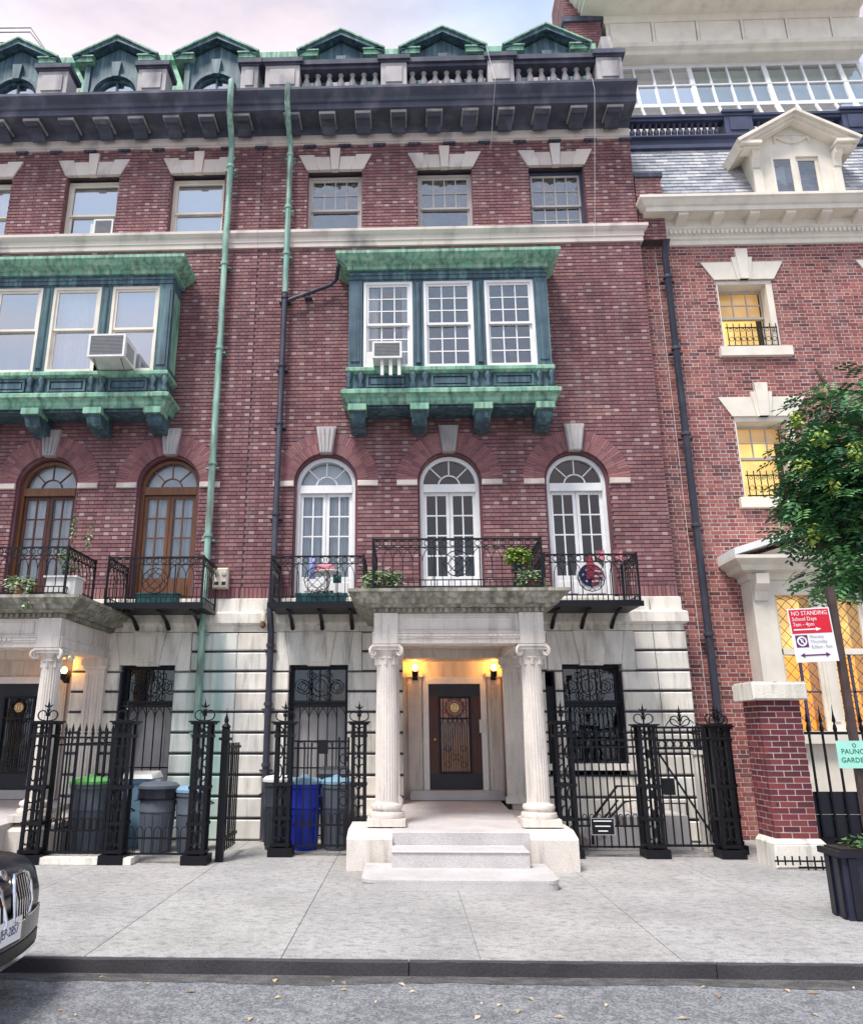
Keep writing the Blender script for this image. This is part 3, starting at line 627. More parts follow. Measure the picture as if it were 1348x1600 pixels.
def street_door(house, dcx, Yd, number, wood='wood_dark'):
    d = part('front_door', MB().box(dcx - .468, dcx - .25, Yd, Yd + .05, .765, 2.575).box(dcx + .25, dcx + .468, Yd, Yd + .05, .765, 2.575).box(dcx - .25, dcx + .25, Yd, Yd + .05, 2.34, 2.575).box(dcx - .25, dcx + .25, Yd, Yd + .05, .765, 1.0), wood, house)
    part('head_panel', MB().box(dcx - .467, dcx + .467, Yd - .012, Yd - .001, 2.36, 2.574), 'black_paint', d)
    part('kick_plate', MB().box(dcx - .46, dcx + .46, Yd - .015, Yd - .001, .77, 1.02), 'black_paint', d)
    part('grille_frame', MB().box(dcx - .29, dcx - .255, Yd - .03, Yd + .02, 1.02, 2.36).box(dcx + .255, dcx + .29, Yd - .03, Yd + .02, 1.02, 2.36).box(dcx - .255, dcx + .255, Yd - .029, Yd + .02, 1.021, 1.06).box(dcx - .255, dcx + .255, Yd - .029, Yd + .02, 2.32, 2.359), 'iron', d)
    pane(d, rect(dcx - .25, dcx + .25, 1.0, 1.97), Yd + .03, 'glass_dark'); pane(d, rect(dcx - .25, dcx + .25, 1.97, 2.34), Yd + .03, 'glass_amber')
    part('mid_rail', MB().box(dcx - .25, dcx + .25, Yd - .02, Yd + .02, 1.955, 1.985), 'iron', d)
    zc = 2.16
    for r_ in (.10, .145, .175): ring(d, dcx, Yd - .012, zc, r_, .008)
    for k in range(8):
        a = pi * k / 4 + .39; ring(d, dcx + .20 * math.cos(a), Yd - .012, zc + .16 * math.sin(a), .035, .006)
    for k in range(5): inst('lancet_bar', lancet_mesh(.17, .9), d, (dcx - .17 + k * .085, Yd - .012, 1.06))
    for k in range(6): sbar(d, dcx - .21 + k * .084, Yd - .012, 1.06, 1.97 if 0 < k < 5 else 2.32, .012)
    for dx, dz in ((-.14, 1.18), (.14, 1.18), (-.05, 1.3), (.05, 1.3), (-.14, 1.45), (.14, 1.45)): ring(d, dcx + dx, Yd - .014, dz, .05, .006)
    q = part('number_plate', MB().lathe([(.085, 0), (.085, .012)], (0, 0, 0), 20), 'brass', d)
    q.location = (dcx - ORG[house].x, Yd - .004, zc); q.data.transform(Matrix.Translation(ORG[house])); q.rotation_euler = (R(90), 0, 0)
    text(number, .10, 'sign_white', d, (dcx, Yd - .022, zc - .002), name='house_number')
    q = part('knob', MB().lathe([(.012, 0), (.012, .03), (.028, .04), (.03, .06), (.015, .075)], (0, 0, 0), 12), 'brass', d, 40)
    q.location = (dcx - .37 - ORG[house].x, Yd, 1.60); q.data.transform(Matrix.Translation(ORG[house])); q.rotation_euler = (R(90), 0, 0)
    return d
def dormer(house, cx, Y, z0=14.66):
    d = MB(); hw, r, zs, zt = .70, .50, 15.64, 16.52
    d.box(cx - hw, cx - r, Y, Y + .12, z0, zs); d.box(cx + r, cx + hw, Y, Y + .12, z0, zs)
    n = 14
    for i in range(n):
        a0, a1 = pi * i / n, pi * (i + 1) / n; p0, p1 = (cx + r * math.cos(a0), zs + r * math.sin(a0)), (cx + r * math.cos(a1), zs + r * math.sin(a1))
        d.add([(p0[0], Y, p0[1]), (p0[0], Y, zt), (p1[0], Y, zt), (p1[0], Y, p1[1]), (p0[0], Y + .12, p0[1]), (p1[0], Y + .12, p1[1])], [(0, 1, 2, 3), (0, 3, 5, 4)])
    d.box(cx - hw, cx - r, Y + .001, Y + .12, zs, zt); d.box(cx + r, cx + hw, Y + .001, Y + .12, zs, zt)
    d.prism([(cx - hw, zt), (cx + hw, zt), (cx, zt + .44)], Y + .0, Y + .12)
    d.box(cx - hw, cx - hw + .04, Y + .12, Y + 1.4, z0, zt); d.box(cx + hw - .04, cx + hw, Y + .12, Y + 1.4, z0, zt)
    o = part('dormer', d, 'copper_dark', house)
    arch = MB().arc(cx, zs, r - .0, r + .07, 0, pi, 20, Y - .04, Y + .06).box(cx - r - .07, cx - r + .0, Y - .04, Y + .06, z0, zs).box(cx + r - .0, cx + r + .07, Y - .04, Y + .06, z0, zs); part('arch_trim', arch, 'copper_dark', o)
    part('keystone', MB().prism([(cx - .07, zs + r - .04), (cx + .07, zs + r - .04), (cx + .11, zt - .02), (cx - .11, zt - .02)], Y - .09, Y + .02), 'copper_dark', o)
    for s in (-1, 1):
        part('pilaster', MB().box(*sorted((cx + s * .60, cx + s * .72)), Y - .05, Y + .05, z0, zt - .08), 'copper_dark', o)
        part('eave_return', MB().box(*sorted((cx + s * .52, cx + s * .93)), Y - .16, Y + .1, zt - .07, zt + .04).box(*sorted((cx + s * .50, cx + s * .96)), Y - .2, Y + .1, zt + .041, zt + .075), 'copper_bright', o)
        e, p, th = (cx + s * .97, zt + .06), (cx, zt + .58), .10
        poly = [e, p, (p[0], p[1] - th * 1.15), (e[0] - s * .02, e[1] - th)]
        if s > 0: poly.reverse()
        part('raking_cornice', MB().prism(poly, Y - .20, Y + .02), 'copper_dark', o)
        poly = [(e[0] + s * .03, e[1] + .0), (p[0], p[1] + .045), (p[0], p[1] + .005), (e[0], e[1] - .035)]
        if s > 0: poly.reverse()
        part('roof_slope', MB().prism(poly, Y - .24, Y + 1.3), 'copper_bright', o)
    pane(o, sector(cx, zs, 0, r, 0, pi, 16), Y + .1, 'glass_sky'); pane(o, rect(cx - r, cx + r, z0, zs), Y + .1, 'glass_sky')
    part('sash', MB().box(cx - r, cx + r, Y + .06, Y + .1, zs - .03, zs + .03).box(cx - .02, cx + .02, Y + .065, Y + .1, z0, zs + r).arc(cx, zs, r - .06, r, 0, pi, 18, Y + .06, Y + .11), 'copper_dark', o)
    part('attic_curtain', MB().box(cx - .6, cx + .6, Y + .3, Y + .32, z0, zt), 'blind', o)
def bay_window(house, cx, kind):
    """copper oriel: brackets, lower cornice, panelled apron, three sash windows, top cornice"""
    hw, Y = 1.88, -.60; P = lambda m: [(cx - hw, -.02), (cx - hw, Y), (cx + hw, Y), (cx + hw, -.02)]
    core = MB()
    core.box(cx - hw, cx + hw, Y, -.02, 7.56, 7.86); core.box(cx - hw + .03, cx + hw - .03, Y + .03, -.02, 7.861, 8.20); core.box(cx - hw, cx + hw, Y, -.02, 10.14, 10.62)
    core.box(cx - hw, cx - hw + .05, Y + .02, -.02, 8.2, 10.14); core.box(cx + hw - .05, cx + hw, Y + .02, -.02, 8.2, 10.14)
    b = part('bay_window', core, 'copper_dark', house)
    part('lower_cornice', MB().sweep([(0, 7.54), (.02, 7.55), (.05, 7.60), (.05, 7.66), (.09, 7.70), (.14, 7.73), (.14, 7.80), (.06, 7.85), (0, 7.87)], P(0)), 'copper_bright', b)
    part('apron_rail', MB().sweep([(-.02, 8.17), (.02, 8.19), (.06, 8.22), (.06, 8.28), (.02, 8.31), (-.02, 8.32)], P(0)), 'copper_bright', b)
    part('sill_board', MB().box(cx - hw + .01, cx + hw - .01, Y + .01, -.02, 8.20, 8.31), 'copper_dark', b)
    wx = [(-1.62, -.68), (-.47, .48), (.70, 1.64)]
    for x in (-1.77, -.575, .59, 1.77):
        for s in (-.11, .11): part('apron_post', MB().lathe([(.05, 0), (.07, .05), (.035, .14), (.07, .25), (.05, .32)], (cx + x + s, Y - .0, 7.87), 8), 'copper_dark', b, 50)
    for a, c in ((-1.55, -.79), (-.35, .37), (.81, 1.55)):
        part('apron_panel', MB().box(cx + a, cx + c, Y - .005, Y + .04, 7.90, 7.94).box(cx + a, cx + c, Y - .004, Y + .04, 8.11, 8.15).box(cx + a, cx + a + .04, Y - .003, Y + .04, 7.94, 8.11).box(cx + c - .04, cx + c, Y - .003, Y + .04, 7.94, 8.11).box(cx + a + .07, cx + c - .07, Y + .005, Y + .04, 7.97, 8.08), 'copper_dark', b)
    for x in (-1.72, -.575, .59, 1.72):
        poly = [(Y - .06, 7.56), (Y - .06, 7.44), (Y - .02, 7.40), (Y + .02, 7.38), (Y + .06, 7.30), (Y + .12, 7.24), (Y + .2, 7.22), (-.02, 7.17), (-.02, 7.56)]
        k = part('bracket', MB().prismx(poly, cx + x - .14, cx + x + .14), 'copper_dark', b); part('bracket_cap', MB().box(cx + x - .17, cx + x + .17, Y - .09, Y + .3, 7.42, 7.54), 'copper_bright', b)
    part('soffit', MB().box(cx - hw + .04, cx + hw - .04, Y + .05, -.02, 7.50, 7.56), 'copper_dark', b)
    top = [(0, 10.36), (.06, 10.37), (.06, 10.44), (.10, 10.46), (.18, 10.50), (.24, 10.57), (.27, 10.60), (.27, 10.66), (0, 10.70)]
    part('top_cornice', MB().sweep(top, P(0)), 'copper_bright', b); part('bay_roof', MB().prismx([(Y - .2, 10.665), (-.02, 10.665), (-.02, 10.82), (Y - .2, 10.69)], cx - hw - .2, cx + hw + .2), 'copper_bright', b)
    part('architrave', MB().box(cx - hw - .02, cx + hw + .02, Y - .025, Y + .03, 10.17, 10.25).box(cx - hw - .03, cx + hw + .03, Y - .04, Y + .03, 10.251, 10.30), 'copper_dark', b)
    for x in (-1.77, 1.77): part('corner_post', MB().box(cx + x - .13, cx + x + .13, Y - .012, Y + .12, 8.31, 10.16).box(cx + x - .085, cx + x + .085, Y - .03, Y - .011, 8.42, 10.04), 'copper_dark', b)
    for x in (-.575, .59): part('mullion', MB().box(cx + x - .105, cx + x + .105, Y + .01, Y + .14, 8.31, 10.16).lathe([(.055, 0), (.055, 1.7)], (cx + x, Y + .01, 8.38), 10), 'copper_dark', b, 40)
    for s in (-1, 1): part('side_panel', MB().box(*sorted((cx + s * (hw + .0), cx + s * (hw + .02))), Y + .12, -.1, 8.42, 10.05), 'copper_bright', b)
    for i, (a, c) in enumerate(wx):
        if kind == 'main': sash_window(house, cx + a, cx + c, 8.32, 10.14, Y + .05, (3, 3), (3, 3), 'white_paint', 'glass_bay', ('curtain', None, None)[i], .5)
        else: sash_window(house, cx + a, cx + c, 8.32, 10.14, Y + .05, (1, 1), (1, 1), 'cream_paint', 'glass_sky', (None, 'sheer', 'blind')[i], .5)
    part('bay_room', MB().box(cx - hw + .06, cx + hw - .06, .5, .52, 8.2, 10.2), 'room', b)
def house(cx, x0, x1, kind):
    main = kind == 'main'
    h = root('townhouse', 'purple brick townhouse with white arched French doors and number 313 portico' if main else 'purple brick townhouse at left with brown arched doors and number 315 entrance', 'townhouse', (cx, 0, 0), 'twin brick townhouses')
    A = [-1.48, .84, 3.20] if main else [cx - 2.32, cx, -4.46]
    TW = [-1.42, .90, 3.24] if main else [-8.95, -6.62, -4.34]
    GW = [(-1.535, .0), (3.215, 1.22)] if main else [(-4.56, .0)]
    r, zs = .60, 6.24
    ops = [('a', a, r, zs, 4.05) for a in A] + [('r', t - .58, t + .58, 11.70, 13.22) for t in TW]
    if main: ops.append(('r', .84 - 1.8, .84 + 1.8, 8.25, 10.3))
    else: ops.append(('r', cx - 1.8, cx + 1.8, 8.25, 10.3))
    # brick storeys
    core = MB().box(x0, x1, .34, .42, 14.2, 14.6); wall = part('wall', core, 'brick', h)
    brick_wall(wall, x0, x1, 4.05 + .205, 11.33, 0, ops, ('purple_s', 'purple_h'), pick=lambda x, z: z < 5.2 and -9 < x)
    brick_wall(wall, x0, x1, 11.69, 13.87, 0, ops, ('purple_s', 'purple_h'), solo=0)
    sol = MB(); x = x0
    while x < x1 - .03:                                       # upright bricks above the stone
        if not any(a - r < x + .03 < a + r for a in A): sol.block(x, min(x1, x + .066), 4.056, 4.25, .05, U(-.003, .003), .004, random.choice(PAL['arch']))
        x += .077
    part('soldier_course', sol, 'brick', wall, stuff=True)
    bed = MB()
    for a, b in solids(x0, x1, 4.06, 4.2, ops): bed.box(a, b, .014, .34, 4.05, 4.255)
    part('mortar_bed', bed, 'mortar_dark', wall)
    if main: part('side_wall', MB().box(x1 - .3, x1 - .002, .35, 6, .5, 14.6, (.2, .08, .09)), 'brick', wall)
    # stone bands
    ret = [(x1, .5)] if main else []
    SW = lambda prof, m, nm, rt=True: part(nm, MB().sweep(prof, [(x0, 0), (x1, 0)] + (ret if rt else [])), m, h)
    SW([(0, 3.45), (.035, 3.452), (.035, 3.555), (.06, 3.56), (.11, 3.60), (.11, 3.77), (.06, 3.80), (.035, 3.81), (.035, 4.04), (0, 4.055)], 'limestone', 'water_table')
    SW([(0, 11.325), (.05, 11.33), (.05, 11.43), (.07, 11.44), (.07, 11.54), (.11, 11.57), (.15, 11.62), (.15, 11.68), (0, 11.70)], 'band_stone', 'belt_course')
    SW([(0, 13.86), (.03, 13.865), (.03, 13.90), (.055, 13.90), (.055, 14.10), (0, 14.11)], 'band_stone', 'frieze', False)
    SW([(0, 14.09), (.06, 14.09), (.10, 14.12), (.14, 14.20), (.66, 14.205), (.66, 14.33), (.70, 14.35), (.72, 14.42), (.80, 14.50), (.84, 14.55), (.84, 14.61), (0, 14.66)], 'sooty_stone', 'cornice', False)
    x = x1 - .42 if main else x1 - .36
    poly = [(-.145, 14.205), (-.58, 14.205), (-.58, 14.13), (-.52, 14.085), (-.42, 14.11), (-.30, 14.07), (-.20, 13.99), (-.145, 13.98)]
    while x > x0:
        mo = part('modillion', MB().prismx(poly, x - .145, x + .145), 'sooty_stone', h); part('modillion_cap', MB().box(x - .17, x + .17, -.605, -.146, 14.145, 14.2), 'pedestal_stone', mo)
        part('gutta', MB().box(x + .2, x + .46, -.05, -.005, 13.815, 13.858).box(x + .24, x + .29, -.06, -.02, 13.79, 13.814).box(x + .34, x + .39, -.06, -.02, 13.79, 13.814), 'sooty_stone', h)
        x -= .745
    # parapet, roof, dormers
    zr = 14.64
    part('parapet_base', MB().box(x0, x1 - (.05 if main else 0), -.56, .3, zr, 14.80), 'sooty_stone', h)
    peds = [(-2.905, -2.17), (-.43, .12), (1.84, 2.39), (4.13, 4.67)] if main else [(-10.0, -9.45), (-7.85, -7.2), (-5.66, -5.05), (-3.43, -3.06)]
    for a, b in peds:
        p = part('pedestal', MB().box(a, b, -.5, -.06, 14.80, 15.52), 'pedestal_stone', h); part('pedestal_cap', MB().box(a - .03, b + .03, -.53, -.03, 15.521, 15.56).box(a - .07, b + .07, -.58, .0, 15.561, 15.67), 'sooty_stone', p)
        part('pedestal_panel', MB().box(a + .10, b - .10, -.53, -.49, 15.0, 15.40), 'pedestal_stone', p)
    if main:
        bal = MB().lathe([(.075, 0), (.075, .05), (.04, .07), (.05, .10), (.085, .20), (.075, .30), (.04, .42), (.035, .46), (.06, .48), (.06, .52)], (0, 0, 0), 10).mesh('baluster', 'pedestal_stone', 50)
        for (a, b) in ((.0 - 2.17, -.43), (.12, 1.84), (2.39, 4.13)):
            k = part('balustrade', MB().box(a, b, -.46, -.10, 15.44, 15.52).box(a - .0, b, -.52, -.06, 15.521, 15.64), 'sooty_stone', h); part('bottom_rail', MB().box(a, b, -.44, -.12, 14.801, 14.93), 'sooty_stone', k)
            n = 7
            for i in range(n): inst('baluster', bal, k, (a + (b - a) * (i + .5) / n, -.28, 14.93))
    part('mansard_roof', MB().prismx([(.55, zr), (.75, 15.2), (1.15, 17.35), (1.30, 17.62), (9, 17.8), (9, zr)], x0, x1 - (.2 if main else 0)), 'copper_bright', h)
    part('roof_ridge', MB().prismx([(1.02, 17.36), (1.02, 17.52), (1.12, 17.60), (1.4, 17.66), (1.4, 17.36)], x0, x1 - (.2 if main else 0)), 'copper_bright', h)
    for c in ([-1.36, .94, 3.27] if main else [-8.8, -6.5, -4.2]): dormer(h, c, .30)
    if main:
        ch = part('chimney', MB().box(4.12, 5.02, 1.7, 2.9, 15, 20.6), 'mortar_dark', h); bk = MB(); z = 15.6; i = 0
        while z < 20.5:
            for (p, q) in ([(4.12 + .225 * k, 4.335 + .225 * k) for k in range(4)] if i % 2 else [(4.12, 4.22)] + [(4.23 + .225 * k, 4.445 + .225 * k) for k in range(3)] + [(4.905, 5.02)]): bk.block(p, min(q, 5.02), z, z + .066, 1.75, 1.688, .004, random.choice(PAL['purple_s']))
            for k in range(5): bk.box(4.108, 4.13, 1.70 + .24 * k, 1.925 + .24 * k, z, z + .066, random.choice(PAL['purple_s']))
            z += .077; i += 1
        part('brickwork', bk, 'brick', ch, stuff=True); part('chimney_band', MB().box(4.06, 5.08, 1.63, 2.95, 18.9, 19.05), 'sooty_stone', ch)
        part('coping_block', MB().add([(4.75, 1.0, 16.7), (5.1, 1.0, 16.7), (5.1, 1.7, 16.7), (4.75, 1.7, 16.7), (4.78, 1.05, 17.75), (5.0, 1.05, 17.75), (5.0, 1.7, 17.75), (4.78, 1.7, 17.75)], [(0, 1, 5, 4), (1, 2, 6, 5), (2, 3, 7, 6), (3, 0, 4, 7), (4, 5, 6, 7)]), 'pedestal_stone', h)
    # arches
    for i, a in enumerate(A):
        arch_ring(h, a, zs, r, 1.0, 0); keystone(h, a, zs + r - .02, 7.34, .115, .19, -.09, 'pedestal_stone', 4)
        for s in (-1, 1): part('impost', MB().block(*sorted((a + s * (r - .0), a + s * .985)), 6.165, 6.275, .03, -.045, .012, grey()), 'band_stone', h)
        if main: french_door(h, a, .20, .565, zs - .02, 4.08, 'white_paint', 'glass_clear', ('full', None, None)[i])
        else: french_door(h, a, .22, .555, zs - .02, 4.08, 'wood_brown' if i == 2 else 'wood_brown', 'glass_clear', 'full', 'wood_brown' if i == 2 else 'wood_dark', 'dark brown arched French door with pale curtains' if i == 1 else None)
    # top windows
    for i, t in enumerate(TW):
        flat_arch(h, t, 13.22, 13.60, .60, .78, .11, .14, -.035)
        if main: sash_window(h, t - .575, t + .575, 11.70, 13.2, .22, (4, 2), (4, 2) if i == 2 else (1, 1), 'dark_trim' if i == 2 else 'bronze_trim', 'glass_top', None, .46, msash='bronze_trim')
        else: sash_window(h, t - .575, t + .575, 11.70, 13.2, .22, (1, 1), (1, 1), 'cream_paint', 'glass_sky', 'blind' if i else 'sheer', .46)
    bay_window(h, .86 if main else cx + .42, kind)
    # stone ground storey
    if main:
        so_ = [('r', -.06, 1.74, 0, 3.45)] + [('r', g - .515, g + .515, z, 2.87) for g, z in GW] + [('r', g - .76, g + .76, 2.77, 3.45) for g, z in GW] + [('r', 2.40, 2.57, 1.22, 2.5)]
        mf = lambda x, z: 'limestone'
    else:
        so_ = [('r', -8.0, -5.9, 0, 3.45)] + [('r', g - .49, g + .49, z, 2.87) for g, z in GW] + [('r', g - .76, g + .76, 2.77, 3.45) for g, z in GW]
        mf = lambda x, z: 'verdigris_stone' if x > -4.15 else 'limestone'
    base = stone_base(h, x0, x1 + (.06 if main else 0), so_, mf)
    for g, z in GW:
        hw = .515 if main else .49
        part('lintel_core', MB().box(g - .76, g - hw, .015, .42, 2.76, 3.45).box(g + hw, g + .76, .015, .42, 2.76, 3.45).box(g - hw, g + hw, .015, .42, 2.88, 3.45), 'pedestal_stone', base)
        for s in (-1, 1):
            for poly in ([(g + s * .20, 2.87), (g + s * (hw + .0), 2.87), (g + s * .60, 3.44), (g + s * .30, 3.44)], [(g + s * (hw + .006), 2.775), (g + s * .755, 2.775), (g + s * .755, 3.44), (g + s * .607, 3.44), (g + s * (hw + .006), 2.875)]):
                if s < 0: poly.reverse()
                part('voussoir', MB().prism(poly, -.052 + U(-.003, .003), .05, grey()), 'limestone', base)
        k = part('keystone', MB().prism([(g - .195, 2.85), (g + .195, 2.85), (g + .295, 3.445), (g - .295, 3.445)], -.075, .05, grey()), 'limestone', base)
        part('keystone_panel', MB().box(g - .12, g + .12, -.10, -.07, 2.92, 3.40).box(g - .085, g + .085, -.115, -.099, 2.97, 3.36), 'limestone', base)
        base_window(h, g, hw, z + (.0 if z else .02), 2.87, z == 0)
        if z: part('sill', MB().box(g - .95, g + .62, -.11, .2, z - .10, z), 'limestone', base)
    if main:
        w = part('narrow_window', MB().box(2.40, 2.57, .18, .2, 1.22, 2.5), 'black_paint', h)
        for x in (2.44, 2.485, 2.53): sbar(w, x, .06, 1.22, 2.5, .016)
        portico(h, .77, 1.06); stoop(h, .77, 1.06, -2.86, (-.2, 1.6))
        entrance(h, -.06, 1.74, .87, .72, '313'); street_door(h, .87, .70, '313')
        part('hall', MB().box(.3, 1.5, 2.6, 2.62, .6, 2.8).box(.3, .32, .8, 2.6, .6, 2.8).box(1.48, 1.5, .8, 2.6, .6, 2.8).box(.3, 1.5, .8, 2.6, .55, .6).box(.3, 1.5, .8, 2.6, 2.8, 2.85), 'hall', h)
        part('hall_window', MB().box(.72, .80, 2.55, 2.6, 1.55, 1.95).box(.84, .92, 2.55, 2.6, 1.55, 1.95).box(.72, .92, 2.55, 2.6, 1.35, 1.52), 'curtain', h)
        side_balcony(h, -2.26, -.70); side_balcony(h, 2.32, 3.86)
    else:
        portico(h, -6.79, 1.34, -1.85); stoop(h, -6.79, 1.34, -2.2)
        entrance(h, -8.0, -5.9, -6.98, .42, '315'); street_door(h, -6.98, .40, '315', 'black_paint')
        part('hall', MB().box(-7.6, -6.3, .55, .57, .6, 2.8), 'room', h)
        side_balcony(h, -5.05, -3.42)
    # dark rooms behind the glass
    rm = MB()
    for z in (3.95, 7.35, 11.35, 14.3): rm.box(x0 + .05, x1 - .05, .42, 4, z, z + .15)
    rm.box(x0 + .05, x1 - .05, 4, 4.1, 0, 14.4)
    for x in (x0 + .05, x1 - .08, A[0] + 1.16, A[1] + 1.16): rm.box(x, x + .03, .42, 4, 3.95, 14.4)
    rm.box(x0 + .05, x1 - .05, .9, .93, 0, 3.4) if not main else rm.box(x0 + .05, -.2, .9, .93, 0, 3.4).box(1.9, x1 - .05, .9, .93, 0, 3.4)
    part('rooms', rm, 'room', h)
    return h
main_house = house(.84, -2.98, 4.83, 'main')
left_house = house(-6.79, -10.4, -2.984, 'left')

# ------------------------------------------------------------------ red brick building on the right
def right_building():
    Y, X0, X1 = .30, 4.835, 11.4
    h = root('brick_building', 'red brick building with cream trim, slate mansard and lit yellow windows at right', 'building', (8, Y, 0))
    ops = []
    WX = [6.93, 10.06]
    for c in WX: ops += [('r', c - .57, c + .57, 9.06, 10.60), ('r', c - .57, c + .57, 5.95, 7.60)]
    ops.append(('r', 6.2, 9.2, .3, 4.45))
    wall = part('wall', MB().box(X0, X1, Y + .345, Y + .5, 11.2, 11.5), 'brick', h)
    brick_wall(wall, X0, X1, 0.0, 11.42, Y, ops, ('red', 'red'), mortar='mortar_light', rec=.005, h=.062, j=.014, hj=.012, st=.2, hd=.095, pick=lambda x, z: z < 6.2 and 5 < x < 8.2 and z > 1)
    part('side_wall', MB().box(X0, X0 + .1, Y + .35, 6, 0, 11.4, (.2, .07, .06)), 'brick', wall)
    pp = part('party_pier', MB().box(4.87, 5.40, .41, 3, 11.42, 12.92, (.16, .075, .085)), 'brick', h); brick_wall(pp, 4.87, 5.40, 11.42, 12.92, .06, [], ('purple_s', 'purple_h'), solo=0); part('pier_coping', MB().box(4.85, 5.44, .02, 3, 12.921, 13.02), 'sooty_stone', h)
    for c in WX:
        for (z0, z1, tag_) in ((9.06, 10.60, 1), (5.95, 7.60, 2)):
            k = MB(); k.prism([(c - .60, z1), (c + .60, z1), (c + .83, z1 + .40), (c - .83, z1 + .40)], Y - .03, Y + .05); part('lintel', k, 'cream_paint', h)
            for i, (wb, wt, up, yy) in enumerate(((.14, .21, .50, .055), (.085, .125, .68, .085))): part('keystone', MB().prism([(c - wb, z1 - .01), (c + wb, z1 - .01), (c + wt, z1 + up), (c - wt, z1 + up)], Y - yy, Y + .04), 'cream_paint', h)
            part('sill', MB().box(c - .68, c + .72, Y - .10, Y + .3, z0 - .20, z0), 'cream_paint', h)
            w = sash_window(h, c - .56, c + .56, z0 + .002, z1 - .005, Y + .30, (3, 2), (1, 1), 'cream_paint', 'glass_lit', None, .54, fw=.09, msash='bronze_trim')
            part('reveal', MB().box(c + .44, c + .562, Y + .02, Y + .27, z0, z1).box(c - .562, c - .53, Y + .02, Y + .27, z0, z1).box(c - .53, c + .44, Y + .02, Y + .27, z1 - .09, z1 - .002), 'cream_paint', w)
            part('lit_blind', curtain_mb(c - .5, c + .5, z0, z1, Y + .75, .03, .3), 'lit_room', w); part('roller_shade', MB().box(c - .46, c + .46, Y + .46, Y + .465, z0 + (z1 - z0) * (.60 if tag_ == 1 else .78), z1), 'lit_shade', w)
            g = part('window_guard', MB().box(c - .50, c + .52, Y - .02, Y, z0 + .44, z0 + .46).box(c - .50, c + .52, Y - .02, Y, z0 + .04, z0 + .06), 'iron', h)
            for i in range(9):
                sbar(g, c - .46 + i * .12, Y - .01, z0 + .02, z0 + .54, .014)
                if i < 8: ring(g, c - .40 + i * .12, Y - .01, z0 + .40, .03, .006); ring(g, c - .40 + i * .12, Y - .01, z0 + .2, .045, .006)
    # main cornice with modillions and dentils
    path = [(5.42, 1.2), (5.42, Y), (X1, Y)]
    part('cornice', MB().sweep([(0, 11.40), (.05, 11.41), (.05, 11.50), (.09, 11.53), (.09, 11.58), (.12, 11.60), (.12, 11.70), (.15, 11.74), (.15, 11.92), (.46, 11.93), (.46, 12.03), (.50, 12.05), (.56, 12.14), (.60, 12.17), (.60, 12.23), (0, 12.27)], path), 'cream_paint', h)
    x = 5.5
    while x < X1: part('dentil', MB().box(x, x + .055, Y - .165, Y - .11, 11.605, 11.69), 'cream_paint', h); x += .095
    x = 5.62
    while x < X1: part('modillion', MB().prismx([(Y - .14, 11.93), (Y - .42, 11.93), (Y - .42, 11.87), (Y - .36, 11.84), (Y - .22, 11.80), (Y - .14, 11.76)], x, x + .2), 'cream_paint', h); x += .72
    # slate roof
    yb, zb, yt, zt = .05, 12.25, .80, 14.22
    rf = part('roof', MB().prismx([(yb + .03, zb - .03), (yt + .03, zt), (6, zt), (6, zb - .03)], 4.86, X1), 'mortar_dark', h)
    ln = math.hypot(yt - yb, zt - zb); dy, dz = (yt - yb) / ln, (zt - zb) / ln; ny, nz = -dz, dy
    sm = {}
    rows = 17; k = 0
    bulk = MB()
    for i in range(rows):
        u = ln * i / rows; x = 4.87 - (.14 if i % 2 else 0)
        while x < X1:
            w = .28; a, b = max(x, 4.87), min(x + w - .008, X1)
            if b - a > .03:
                c = random.choice([(.33, .35, .38), (.40, .41, .43), (.27, .29, .33), (.46, .46, .47), (.34, .34, .38)]); o = U(.012, .02); L2 = ln / rows * 1.25
                m = MB() if k < 300 and (x < 9.6) and w == .28 and b - a > .2 else bulk
                p = lambda uu, off: (yb + dy * uu + ny * off, zb + dz * uu + nz * off)
                (y0, z0), (y1, z1), (y2, z2) = p(u, o + .012), p(u + L2, .004), p(u, .0)
                m.add([(a, y0, z0), (b, y0, z0), (b, y1, z1), (a, y1, z1), (a, y2, z2), (b, y2, z2)], [(0, 1, 2, 3), (4, 5, 1, 0), (4, 0, 3), (5, 2, 1)], c)
                if m is not bulk: part('slate', m, 'slate', rf); k += 1
            x += w
    if bulk.v: part('slates_rest', bulk, 'slate', rf, stuff=True)
    part('roof_gutter', MB().sweep([(0, 14.20), (.10, 14.21), (.10, 14.30), (.04, 14.33), (.04, 14.48), (.12, 14.50), (.12, 14.54), (0, 14.56)], [(4.86, .80), (X1, .80)]), 'dark_trim', h)
    # dark balustrade
    bal = MB().lathe([(.06, 0), (.06, .03), (.03, .05), (.05, .10), (.065, .17), (.03, .27), (.028, .30), (.05, .32), (.05, .35)], (0, 0, 0), 8).mesh('baluster', 'pedestal_stone', 50)
    bl = part('balustrade', MB().box(4.9, X1, .76, 1.0, 15.00, 15.07).box(4.9, X1, .72, 1.04, 15.071, 15.13), 'dark_trim', h); part('bottom_rail', MB().box(4.9, X1, .80, .98, 14.56, 14.62), 'dark_trim', bl)
    bd = MB().lathe([(.06, 0), (.06, .03), (.03, .05), (.05, .10), (.065, .17), (.03, .27), (.028, .33), (.05, .35), (.05, .38)], (0, 0, 0), 8).mesh('baluster', 'dark_trim', 50)
    x = 4.95
    while x < X1:
        if not any(abs(x - q) < .36 for q in (7.55, 10.15)): inst('baluster', bd, bl, (x, .89, 14.62))
        x += .135
    for q in (7.55, 10.15): part('pedestal', MB().box(q - .31, q + .31, .74, 1.06, 14.56, 15.14).box(q - .36, q + .36, .68, 1.08, 15.141, 15.2).box(q - .2, q + .2, .715, .739, 14.68, 15.02), 'dark_trim', bl)
